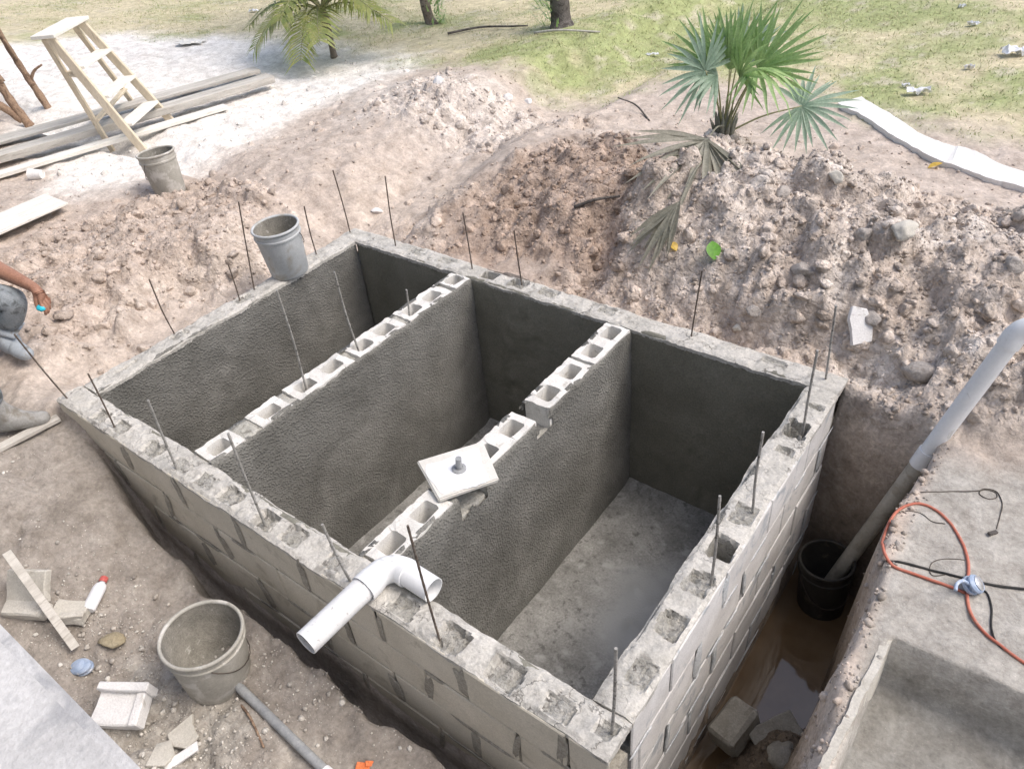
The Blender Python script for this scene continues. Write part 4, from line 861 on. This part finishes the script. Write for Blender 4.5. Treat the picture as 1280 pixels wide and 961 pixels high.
# ------------------------------------------------------------------ pale cement path, structure
def path():
    a = [atz(*p, .03).xy for p in ((1047, 129), (1081, 146), (1122, 172), (1175, 200), (1231, 221), (1280, 234))] + [(1.0, 4.05), (2.4, 3.5), (5, 2.6)]
    b = [atz(*p, .03).xy for p in ((1077, 121), (1122, 148), (1156, 169), (1190, 181), (1224, 191), (1280, 214))] + [(1.15, 4.4), (2.6, 3.86), (5.1, 3.0)]
    A = spline([(x, y, 0) for x, y in a], 8); B = spline([(x, y, 0) for x, y in b], 8); mb = MB(); vs = []
    for p, q in zip(A, B):
        d = (q - p); r = .012 * random.uniform(-1, 1); p = p + d * r * 2; zz = max(hz(p.x, p.y), hz(q.x, q.y)) * .5 + .03
        vs += [(p.x, p.y, zz - .12), (p.x, p.y, zz), (q.x, q.y, zz), (q.x, q.y, zz - .12)]
    n = len(A); fs = []
    for i in range(n - 1):
        for j in range(3): fs.append((4 * i + j, 4 * i + j + 1, 4 * i + j + 5, 4 * i + j + 4))
    mb.add(vs, [f[::-1] for f in fs] + [(0, 1, 2, 3)]); o = mb.build('concrete_path', M['path'], None, False); tag(o, kind='structure')
path()
# trench water
mb = MB(); mb.add([(.002, -.5, 0), (.55, -.5, 0), (.55, 2.3, 0), (-.12, 2.3, 0), (-.12, W + .02, 0), (.002, W + .02, 0)], [(0, 1, 2, 3, 4, 5)]); tag(mb.build('water', M['water'], None, False, (0, 0, -1.085)), kind='structure')

# ------------------------------------------------------------------ rocks and rubble
def rock(label, pos, s, mat, rot, seed, name='rock', cat='rock', flat=.75, sub=3):
    from mathutils import noise
    b = bmesh.new(); bmesh.ops.create_icosphere(b, subdivisions=sub, radius=1)
    for v in b.verts:
        q = v.co * 1.1 + Vector((seed * 5.3, seed * 2.1, 0)); c = v.co.copy()
        for k in range(7):   # facet with planes
            nrm = Vector((math.sin(seed + k * 2.3), math.cos(seed * 1.7 + k * 1.1), math.sin(k * 3.1 + seed * .6))).normalized(); dd = .72 + .12 * math.sin(seed * 3 + k)
            e = c.dot(nrm) - dd
            if e > 0: c -= nrm * e * .85
        v.co = c * (1 + .22 * noise.noise(q * 2)) + noise.noise_vector(q * 4) * .07 + noise.noise_vector(q * 11) * .025
        v.co.x *= s[0]; v.co.y *= s[1]; v.co.z *= s[2]
    mb = MB(); mb.bm(b); o = mb.build(name, M[mat], None, True, pos, rot); tag(o, label, cat); return o
for i, (px, py, s, lb, mt) in enumerate([(978, 243, (.07, .055, .05), 'grey angular stone in front of the palm on the heap', 'rock'), (1044, 222, (.07, .05, .045), 'pale stone at the top of the heap right of the palm', 'shard'), (1079, 294, (.06, .05, .045), 'light grey stone on the heap between two larger pale lumps', 'rock'),
        (1128, 292, (.11, .07, .06), 'large pale broken lump high on the right of the heap', 'shard'), (1267, 334, (.06, .05, .05), 'grey stone at the right edge of the heap', 'rock'), (1276, 272, (.05, .05, .05), 'small grey stone near the path at the right edge', 'rock'), (942, 392, (.055, .045, .04), 'grey stone just behind the rear wall of the tank', 'rock'), (922, 410, (.035, .03, .025), 'small pale stone touching the rear wall of the tank', 'shard'), (1150, 467, (.11, .085, .06), 'big rounded grey lump above the trench', 'rock'), (1004, 338, (.09, .07, .05), 'pale clay lump in the middle of the heap', 'rock'), (1090, 400, (.06, .05, .04), 'dull grey stone beside the white shard on the heap', 'rock'),
        (471, 264, (.06, .05, .03), 'pale stone lying on bare soil behind the left rear corner', 'shard_w'), (548, 102, (.10, .06, .04), 'pale slab like stone at the back of the rubble pile', 'shard_w'), (635, 125, (.07, .06, .06), 'whitish stone among the rubble pile below the thick trunk', 'shard_w'), (660, 128, (.05, .05, .04), 'smaller whitish stone right beside the rubble pile edge', 'shard_w')]):
    s = tuple(v * .74 for v in s); rock(lb, on(px, py, s[2] * .1), s, mt, (random.uniform(-.3, .3), random.uniform(-.3, .3), random.uniform(0, 6)), i + 3)
def shard_block(name, label, cat, pos, rot, parts, mat, rough=.004):
    mb = MB()
    for k, (c, s, r) in enumerate(parts): mb.bm(bbox(s, min(s) * .12, 1, rough, 3, int(sum(abs(v) for v in pos) * 10) + k), 0, TR(c, r))
    o = mb.build(name, M[mat], None, True, pos, rot, 40); tag(o, label, cat); return o
def poly_slab(name, label, cat, pts, th, pos, rot, mat, rough=.003):
    from mathutils import noise
    b = bmesh.new(); hi = [b.verts.new((x, y, th)) for x, y in pts]; lo = [b.verts.new((x, y, 0)) for x, y in pts]; n = len(pts); b.faces.new(hi); b.faces.new(lo[::-1])
    for i in range(n): b.faces.new((lo[i], lo[(i + 1) % n], hi[(i + 1) % n], hi[i]))
    bmesh.ops.bevel(b, geom=b.edges[:], offset=th * .12, segments=1, affect='EDGES'); bmesh.ops.triangulate(b, faces=[f for f in b.faces if len(f.verts) > 4]); bmesh.ops.subdivide_edges(b, edges=b.edges[:], cuts=2)
    for v in b.verts: v.co += noise.noise_vector(v.co * 30 + Vector(pos)) * rough
    bmesh.ops.recalc_face_normals(b, faces=b.faces); mb = MB(); mb.bm(b); o = mb.build(name, M[mat], None, True, pos, rot, 40); tag(o, label, cat); return o
p = on(1069, 415, .03); poly_slab('block_shard', 'white curved block shard standing out on the heap above the tank corner', 'rubble', [(-.04, -.09), (.05, -.08), (.06, -.01), (.045, .07), (-.02, .09), (-.045, .03), (-.03, -.02)], .03, p, (R_(50), 0, R_(38)), 'shard_w')
onp = lambda px, py, d=0: tuple(on(px, py, d))
fz = lambda x, y, d=0: (x, y, hz(x, y) + d)
shard_block('block_shard', 'broken L shaped piece of block under the white lath', 'rubble', onp(48, 752, .045), (R_(10), R_(-4), R_(28)), [((0, .02, .045), (.19, .035, .13), (R_(-52), 0, 0)), ((0, -.06, -.01), (.19, .07, .06), (R_(5), 0, 0))], 'shard')
shard_block('block_shard', 'rough broken block piece between the lath and the bottle', 'rubble', onp(92, 768, .02), (R_(-4), R_(6), R_(32)), [((0, 0, 0), (.15, .09, .045), (0, 0, 0)), ((.03, -.035, .01), (.1, .03, .05), (0, 0, .2))], 'shard', .007)
shard_block('block_shard', 'white ribbed block fragment beside the parapet', 'rubble', onp(158, 893, .035), (R_(12), R_(-4), R_(30)), [((0, 0, 0), (.19, .14, .05), (0, 0, 0)), ((.01, .064, .018), (.21, .034, .075), (0, 0, 0)), ((.09, -.005, .008), (.035, .13, .06), (0, 0, .1))], 'shard_w', .004)
poly_slab('flat_shard', 'flat grey five sided shard in the grit near the bucket', 'rubble', [(-.06, -.02), (-.02, -.055), (.05, -.05), (.065, .0), (.01, .035), (-.01, .07)], .012, onp(233, 918, .008), (R_(4), R_(-3), R_(20)), 'shard')
poly_slab('flat_shard', 'flat brownish shard at the bottom edge beside the parapet', 'rubble', [(-.045, -.035), (.02, -.05), (.05, -.01), (.03, .05), (-.02, .045)], .014, onp(203, 946, .008), (R_(-5), R_(5), R_(50)), 'shard')
poly_slab('flat_shard', 'narrow pale shard leaning on the brownish one at the bottom edge', 'rubble', [(-.015, -.07), (.02, -.065), (.022, .06), (-.01, .07)], .012, onp(228, 949, .014), (R_(3), R_(10), R_(-15)), 'shard_w')
rock('clay lump with a curved tail beside the blue reel', onp(142, 802, .01), (.055, .035, .022), 'clay', (0, 0, .6), 40, 'clay_lump', 'clay')
mb = MB(); above = lambda px, py, h: (lambda p, d: p - d * (h / -d.z) * -1 if False else p + d * (h / d.z))(on(px, py), ray(px, py))
A_, B_ = above(8, 690, .17), above(96, 812, .03); bar(mb, (0, 0, 0), B_ - A_, .034, .01, (0, 1, 0)); tag(mb.build('lath', M['plank'], None, False, A_), 'flat pale lath leaning across the broken block by the parapet', 'lath')
bt = thing('bottle', 'white plastic bottle with a red cap lying on the dirt', 'bottle', onp(123, 749, .024), (R_(84), 0, R_(212)))
mb = MB(); lathe(mb, [(.0, 0), (.024, .0), (.028, .006), (.028, .105), (.022, .122), (.013, .130), (.012, .136)], 20, 0, False); mb.v = [(x * 1.05, y * .8, z - .07) for x, y, z in mb.v]; mb.build('body', M['white'], bt, True, angle=50)
mb = MB(); lathe(mb, [(.0155, .063), (.0165, .066), (.0165, .085), (.0145, .088), (0, .088)], 20, 0, False); mb.build('cap', M['red'], bt, True, angle=40)
def reel(label, loc, rot, sc_, n=2):
    t = thing('string_reel', label, 'reel', loc, rot); mb = MB()
    lathe(mb, [(0, 0), (.036, 0), (.04, .006), (.04, .012), (.03, .014), (.03, .022), (.04, .024), (.04, .030), (.034, .036), (0, .037)], 28, 0, False, .03, 1); mb.v = [(x * sc_ * 1.15, y * sc_ * .85, z * sc_) for x, y, z in mb.v]; mb.build('body', M['blue'], t, True, angle=40)
    mb = MB(); lathe(mb, [(.0, .036), (.024, .036), (.026, .039), (.018, .043), (0, .044)], 24, 0, False); mb.v = [(x * sc_, y * sc_, z * sc_) for x, y, z in mb.v]; mb.build('face_plate', M['chrome' if n == 1 else 'blue'], t, True, angle=40)
    mb = MB(); tube(mb, spline([(-.04 * sc_, 0, .02), (-.065 * sc_, .01, .016), (-.10 * sc_, .0, .008), (-.12 * sc_, -.02, .005)], 6), .006 * sc_, 8); mb.build('crank', M['blue' if n == 1 else 'greypipe'], t, True); return t
reel('blue grey string reel on the dirt by the parapet', onp(108, 838, .004), (R_(14), R_(-8), R_(30)), 1.0, 2)
reel('white and blue work lamp reel with silver face on the cement pad', fz(.672, 1.145, .012), (R_(30), R_(35), R_(60)), .95, 1)
stick('thin rusty twig on the dirt beside the tool handle', [fz(-1.40, -.40, .008), fz(-1.28, -.42, .012), fz(-1.16, -.46, .006)], .006, 'bark_r')
th = thing('tool_handle', 'grey wooden tool handle lying on the dirt beside the front bucket', 'tool', fz(-1.42, -.365, .022), (0, 0, 0))
hd = Vector(fz(-.90, -.39, .025)) - Vector(fz(-1.42, -.365, .022)); mb = MB(); tube(mb, [hd * -.02, hd * .02, hd * .5, hd], [.012, .018, .0175, .018], 14); mb.build('handle', M['greypipe'], th, True, angle=50)
mb = MB(); tube(mb, [hd * .97, hd * 1.0, hd * 1.12], [.021, .022, .024], 14); mb.build('socket', M['white'], th, True, angle=50)
shard_block('plastic_scrap', 'small orange plastic scrap on the dirt at the bottom edge', 'litter', fz(-.81, -.30, .008), (0, .1, .5), [((0, 0, 0), (.06, .03, .012), (0, 0, 0)), ((.015, .012, .006), (.03, .02, .012), (0, .2, .3))], 'orange', .002)
# trench rubble
shard_block('concrete_block', 'muddy grey block lying in the trench water beside the tank wall', 'block', (.115, .80, -.93), (R_(12), R_(-10), R_(-14)), [((0, 0, 0), (.13, .19, .12), (0, 0, 0))], 'mudblock', .005)
shard_block('concrete_slab', 'dark muddy slab leaning in the trench beside the block', 'slab', (.27, .86, -.93), (R_(12), R_(16), R_(-30)), [((0, 0, 0), (.12, .20, .035), (0, 0, 0))], 'mudblock', .006)
rock('dark wet stone in the trench mud near the basin', (.33, .74, -.83), (.07, .06, .05), 'mudblock', (0, .2, 1), 51)
rock('small grey stone wedged in the trench bank', (.30, .60, -.86), (.05, .05, .04), 'mudblock', (0, .2, 2), 57)
# basin edging
mb = MB(); P_ = [(.512, .86, -.02), (.507, .74, -.008), (.50, .60, .0), (.492, .45, .004), (.485, .28, .004), (.48, .05, .004), (.475, -.4, .0)]; vs = []
for x, y, z in spline(P_, 8):
    j = random.uniform(-.003, .003); vs += [(x - .004 + j, y, -.26), (x - .004 + j, y, z), (x + .020 + j, y, z + .003), (x + .030, y, -.24)]
fs = [(4 * i + j, 4 * i + j + 1, 4 * i + j + 5, 4 * i + j + 4) for i in range(len(vs) // 4 - 1) for j in range(3)] + [(3, 2, 1, 0)]; mb.add(vs, fs)
o = mb.build('basin_edging', M['shard'], None, True, angle=40); tag(o, 'curved pale mortar edging between the trench and the sunken basin', 'edging')

# hose, cables, wires on the pad
def cord(name, label, cat, pix, r, mat, dz=None, n=8):
    P_ = [Vector(fz(*atz(x, y, -.0).xy, 0)) if dz is None else Vector(atz(x, y, dz)) for x, y in pix]
    for q in P_: q.z = max(hz(q.x, q.y), -.03) + r * .8
    Q = spline(P_, 8)
    for q in Q[1:-1]: q.z = max(q.z, hz(q.x, q.y) + r * .7, -.03)
    c = Q[0].copy(); mb = MB(); tube(mb, [q - c for q in Q], r, n); o = mb.build(name, M[mat], None, True, c); tag(o, label, cat); return o
cord('hose', 'orange hose looping over the edge of the cement pad', 'hose', [(1206, 742), (1180, 731), (1140, 716), (1116, 707), (1104, 692), (1105, 670), (1114, 649), (1129, 633), (1150, 629), (1175, 640), (1195, 662), (1207, 690), (1210, 712), (1208, 740), (1212, 765), (1228, 788), (1250, 808), (1280, 830), (1320, 850)], .0052, 'hose')
cord('cable', 'black cable running straight across the cement pad to the right edge', 'cable', [(1108, 700), (1132, 703), (1165, 711), (1200, 722), (1240, 731), (1290, 737), (1340, 741)], .0042, 'cable')
cord('cable', 'thin black cable curling from the reel down to the hose', 'cable', [(1222, 736), (1233, 742), (1239, 760), (1239, 785), (1246, 805), (1262, 817), (1285, 832), (1320, 853)], .0032, 'cable')
cord('tie_wire', 'dark thin wire with a small coil at its end on the cement pad', 'wire', [(1128, 622), (1145, 614), (1180, 613), (1220, 614), (1232, 612), (1244, 615), (1246, 621), (1236, 623), (1224, 617), (1230, 611), (1244, 613), (1250, 620), (1253, 632), (1250, 645), (1246, 660)], .0018, 'wire')
cord('tie_wire', 'faint thin wire bent along the inside of the hose loop', 'wire', [(1112, 640), (1130, 637), (1150, 640), (1165, 650), (1182, 653)], .0015, 'wire')
cord('tie_wire', 'short hooked wire lying across the black cable', 'wire', [(1206, 700), (1185, 698), (1168, 700), (1163, 708), (1166, 718), (1181, 718)], .0015, 'wire')
shard_block('wood_chip', 'small dark wood chip on the cement pad below the coiled wire', 'litter', fz(*atz(1241, 666, 0).xy, .006), (0, 0, .9), [((0, 0, 0), (.035, .014, .01), (0, .1, 0))], 'bark_d', .002)

# small things behind
cp = thing('plastic_cup', 'small white plastic cup lying on white sand below the planks', 'cup', on(48, 223, .03), (R_(88), 0, R_(-60)))
mb = MB(); lathe(mb, [(.035, -.05), (.036, -.045), (.045, .05), (.047, .052), (.044, .052), (.033, -.042), (0, -.042)], 24, 0, False); mb.add([(.035 * math.cos(2 * math.pi * i / 24), .035 * math.sin(2 * math.pi * i / 24), -.05) for i in range(24)], [tuple(range(23, -1, -1))]); mb.build('cup_wall', M['shard_w'], cp, True, angle=40)
def leafy(name, label, pos, ln, wd, rot, mat):
    mb = MB(); vs = []; K = 8
    for k in range(K + 1):
        q = k / K; w_ = wd * math.sin(math.pi * min(max(q, .02), .985))**.75 * .5; vs += [(-w_, (q - .5) * ln, .012 * (w_ / wd) + .02 * q * (1 - q)), (0, (q - .5) * ln, .02 * q * (1 - q)), (w_, (q - .5) * ln, .012 * (w_ / wd) + .02 * q * (1 - q))]
    fs = [(3 * k + j, 3 * k + j + 1, 3 * k + j + 4, 3 * k + j + 3) for k in range(K) for j in (0, 1)]; mb.add(vs, fs); o = mb.build(name, M[mat], None, True, pos, rot); tag(o, label, 'leaf')
leafy('leaf', 'bright green oval leaf lying on the heap below the palm', on(891, 320, .018), .105, .075, (R_(35), R_(0), R_(35)), 'leaf_g')
leafy('leaf', 'small yellow leaf on the heap under the withered frond', on(841, 312, .018), .065, .05, (R_(30), 0, R_(70)), 'leaf_y')
leafy('leaf', 'yellow fallen leaf on the sand beside the white path', on(1168, 211, .02), .10, .05, (R_(10), 0, R_(-40)), 'leaf_y')
def scrap(label, px, py, s, mat, seed):
    from mathutils import noise
    b = bmesh.new(); bmesh.ops.create_grid(b, x_segments=10, y_segments=8, size=.5)
    for v in b.verts: n_ = noise.noise_vector(v.co * 4 + Vector((seed, 0, 0))); v.co = Vector((v.co.x * s[0] + n_.x * s[0] * .15, v.co.y * s[1] + n_.y * s[1] * .15, s[2] * (.5 + n_.z)))
    bmesh.ops.solidify(b, geom=b.faces[:], thickness=.004); mb = MB(); mb.bm(b); tag(mb.build('litter', M[mat], None, False, on(px, py, .015), (0, 0, .5)), label, 'litter')
scrap('large white crumpled bag on the lawn at the right edge', 1268, 70, (.22, .12, .06), 'white', 1); scrap('crushed clear plastic sheet on the lawn above the path', 1146, 119, (.16, .09, .04), 'white', 2); scrap('small white scrap beside the crushed plastic sheet', 1132, 110, (.06, .04, .02), 'white', 3)
scrap('small pinkish scrap on the lawn between the bag and the plastic sheet', 1211, 88, (.07, .05, .03), 'shard_w', 4); scrap('white scrap high on the lawn near the right top edge', 1216, 33, (.10, .05, .03), 'white', 5); scrap('tiny white scrap near the top right edge', 1202, 11, (.06, .05, .03), 'white', 6)
scrap('small pale scrap on the lawn left of the palm', 815, 71, (.12, .04, .02), 'white', 7); scrap('white paper scrap in the dry grass right of the ladder top', 318, 16, (.12, .06, .03), 'white', 8); scrap('pale flat board scrap on sand between ladder and young palm', 240, 55, (.32, .2, .02), 'plank_w', 9)

# ------------------------------------------------------------------ person squatting at the left edge
def skinned(name, verts, edges, radii, mat, parent, root=0, sub=2):
    me = bpy.data.meshes.new(name + '_cage'); me.from_pydata(verts, edges, []); o = bpy.data.objects.new(name + '_cage', me); COL.objects.link(o)
    m = o.modifiers.new('s', 'SKIN'); m.use_smooth_shade = True; o.modifiers.new('d', 'SUBSURF').levels = sub
    for i, r in enumerate(radii): me.skin_vertices[0].data[i].radius = (r, r) if not hasattr(r, '__len__') else r
    for i in range(len(verts)): me.skin_vertices[0].data[i].use_root = (i == root)
    dg = bpy.context.evaluated_depsgraph_get(); nm = bpy.data.meshes.new_from_object(o.evaluated_get(dg)); nm.name = name; bpy.data.objects.remove(o)
    nm.materials.clear(); nm.materials.append(mat); nm.polygons.foreach_set('use_smooth', [True] * len(nm.polygons))
    ob = bpy.data.objects.new(name, nm); COL.objects.link(ob); ob.parent = parent; return ob
PO = Vector((-3.8, -.15, -.12)); per = thing('person', 'person squatting at the left edge in stained jeans and rubber boots, holding something turquoise', 'person', PO)
q = lambda *a: tuple(Vector(a) - PO)
zl = hz(-3.775, .085); gR = on(12, 541); zr = gR.z; dR = on(60, 531) - gR
ankL, kneeL, hipL, pel, hipR, kneeR, ankR = (-3.775, .085, zl + .10), (-3.655, .205, .30), (-3.93, -.08, .40), (-3.86, -.23, .44), (-3.73, -.36, .40), (gR.x + .06, gR.y - .02, zr + .45), (gR.x, gR.y, zr + .10)
# body: torso, neck, head, arms with hands
wr, elb = Vector((-3.531, .276, .368)), Vector((-3.83, .235, .425)); hd_ = Vector((-3.47, .262, .315))
V = [pel, (-3.82, -.19, .62), (-3.76, -.13, .84), (-3.72, -.09, .98), (-3.69, -.06, 1.06), (-3.64, -.02, 1.16), (-3.62, 0, 1.24),
     (-3.84, .06, .93), tuple(elb), tuple(elb.lerp(wr, .35)), tuple(wr), (-3.505, .276, .350), (-3.485, .27, .330),
     (-3.60, -.28, .93), (-3.42, -.36, .70), (-3.30, -.24, .52), (-3.28, -.2, .46)]
E_ = [(0, 1), (1, 2), (2, 3), (3, 4), (4, 5), (5, 6), (2, 7), (7, 8), (8, 9), (9, 10), (10, 11), (11, 12), (2, 13), (13, 14), (14, 15), (15, 16)]
rd = [.15, .14, .15, .07, .055, .085, .07, .06, .045, .041, .027, (.024, .036), (.022, .036), .06, .044, .03, .03]
nV = len(V)
# five fingers of the visible hand: roots across the palm end, curled down round the turquoise piece
fx = (wr - elb).normalized(); lat = Vector((-.35, .75, .35)).normalized(); dn = Vector((.25, -.1, -.95)).normalized()
for k, (o_, l1) in enumerate(((-.027, .062), (-.009, .070), (.009, .066), (.026, .052))):
    b0 = Vector((-3.478, .268, .322)) + lat * o_; pts = [b0 + dn * .004, b0 + (fx * .55 + dn * .8).normalized() * l1 * .45, b0 + (fx * .55 + dn * .8).normalized() * l1 * .45 + (dn - fx * .15).normalized() * l1 * .4, b0 + (fx * .3 + dn).normalized() * l1 * .8 + (dn * .8 - fx * .8).normalized() * l1 * .35]
    i0 = len(V); V += [tuple(p_) for p_ in pts]; E_ += [(12, i0), (i0, i0 + 1), (i0 + 1, i0 + 2), (i0 + 2, i0 + 3)]; rd += [.0105, .0098, .009, .008]
b0 = Vector((-3.505, .268, .335)) - lat * .036; i0 = len(V); pts = [b0, b0 + (dn * .9 - lat * .25).normalized() * .030, b0 + (dn * .9 + fx * .3).normalized() * .058]; V += [tuple(p_) for p_ in pts]; E_ += [(11, i0), (i0, i0 + 1), (i0 + 1, i0 + 2)]; rd += [.013, .011, .009]
skinned('body', [q(*v) for v in V], E_, rd, M['skin'], per)
hm = MB(); lathe(hm, [(.0, .105), (.05, .095), (.085, .055), (.098, .0), (.092, -.03)], 20, 0, False); hm.build('hair', M['hair'], per, True, Vector((-3.645, -.025, 1.22)) - PO, (.2, .3, 0))
skinned('shirt', [q(*v) for v in [(-3.855, -.225, .48), (-3.82, -.19, .64), (-3.76, -.13, .85), (-3.72, -.09, .96), (-3.84, .065, .92), (-3.835, .13, .78), (-3.60, -.285, .92), (-3.52, -.32, .82)]], [(0, 1), (1, 2), (2, 3), (2, 4), (4, 5), (2, 6), (6, 7)], [.165, .158, .165, .09, .078, .068, .078, .066], M['shirt'], per)
lk = lambda a, b, t: tuple(Vector(a).lerp(Vector(b), t))
Vt = [pel, hipL, lk(hipL, kneeL, .5), kneeL, lk(kneeL, ankL, .3), lk(kneeL, ankL, .76), hipR, lk(hipR, kneeR, .5), kneeR, lk(kneeR, ankR, .35), lk(kneeR, ankR, .78)]
skinned('jeans', [q(*v) for v in Vt], [(0, 1), (1, 2), (2, 3), (3, 4), (4, 5), (0, 6), (6, 7), (7, 8), (8, 9), (9, 10)], [.16, .12, .098, .082, .080, .070, .12, .098, .082, .078, .072], M['jeans'], per)
M['boot_m'] = pm('muddy_rubber_boot', (.27, .265, .25), (.38, .375, .36), 12, .75, (.2, .18, .15), 14, (.5, .66), 100, .15, .3, .003)
def boot(ank, knee, d, zg, mt):
    d = Vector(d).normalized(); a = Vector(ank); g_ = Vector((a.x, a.y, zg)); V = [lk(ank, knee, .34), lk(ank, knee, .14), (g_.x, g_.y, zg + .075), tuple(g_ - d * .045 + UP * .045), tuple(g_ + d * .08 + UP * .055), tuple(g_ + d * .15 + UP * .04), tuple(g_ + d * .205 + UP * .036)]
    b = skinned('boot', [q(*v) for v in V], [(0, 1), (1, 2), (2, 3), (2, 4), (4, 5), (5, 6)], [.068, .058, .054, .042, (.048, .046), (.046, .037), (.036, .032)], M[mt], per)
boot(ankL, kneeL, (.95, .12, 0), zl - .005, 'boot'); boot(ankR, kneeR, (dR.x, dR.y, 0), zr - .005, 'boot_m')
mb = MB(); lathe(mb, [(0, -.016), (.014, -.013), (.019, 0), (.014, .013), (0, .016)], 18, 0, False); mb.v = [(x * 1.3, y, z * .8) for x, y, z in mb.v]
o = mb.build('sponge', M['cyan'], None, True, (-3.462, .236, .292), (.4, .2, .5)); tag(o, 'small turquoise piece held in the squatting worker\'s hand', 'sponge')

# ------------------------------------------------------------------ parapet; unseen house behind the camera, added for shade
pp = MB(); bb = bbox((9, .55, 1.75), .02, 2, .004, 0); bmesh.ops.subdivide_edges(bb, edges=bb.edges[:], cuts=3, use_grid_fill=True); pp.bm(bb)
o = pp.build('parapet_wall', M['parapet'], None, False, (-2.6, -.842 - .275, 1.05 - .875)); tag(o, 'whitewashed cement parapet cutting across the bottom left corner', 'parapet')
hs = thing('house', 'pale house wall and roof overhang unseen behind the viewpoint, added to shade the foreground', 'house', (-2, -2.6, -.5))
mb = MB(); mb.bm(bbox((14, .2, 5.2), .01), 0, TR((0, 0, 2.6))); mb.build('wall', M['house'], hs)
mb = MB(); mb.bm(bbox((14.6, .9, .16), .01), 0, TR((0, .35, 5.28))); mb.build('roof', M['house'], hs)  # overhang out of view, its depth set to shade the ground in front

sc.cycles.max_bounces = 6; sc.cycles.diffuse_bounces = 3; sc.cycles.glossy_bounces = 2; sc.cycles.transmission_bounces = 2
# ------------------------------------------------------------------ light
wd_ = bpy.data.worlds.new('World'); sc.world = wd_; wd_.use_nodes = True; nt = wd_.node_tree; bg = nt.nodes['Background']
SUN = Vector((.80, .42, 1.35)).normalized(); el_ = math.asin(SUN.z); az_ = math.atan2(SUN.x, SUN.y)
sky = nt.nodes.new('ShaderNodeTexSky'); sky.sky_type = 'NISHITA'; sky.sun_disc = False; sky.sun_elevation = el_; sky.sun_rotation = az_; sky.dust_density = 4.0; sky.air_density = 1.0; sky.ozone_density = 1.0
nt.links.new(sky.outputs[0], bg.inputs[0]); bg.inputs[1].default_value = .145
sl = bpy.data.lights.new('sun', 'SUN'); sl.energy = 1.25; sl.angle = R_(34); sl.color = (1, .95, .88); so = bpy.data.objects.new('sun', sl); COL.objects.link(so); so.rotation_euler = SUN.to_track_quat('Z', 'Y').to_euler(); so.location = SUN * 20
vs = sc.view_settings; vs.view_transform = 'Standard'; vs.look = 'None'; vs.gamma = 1; vs.use_curve_mapping = False; vs.exposure = .55
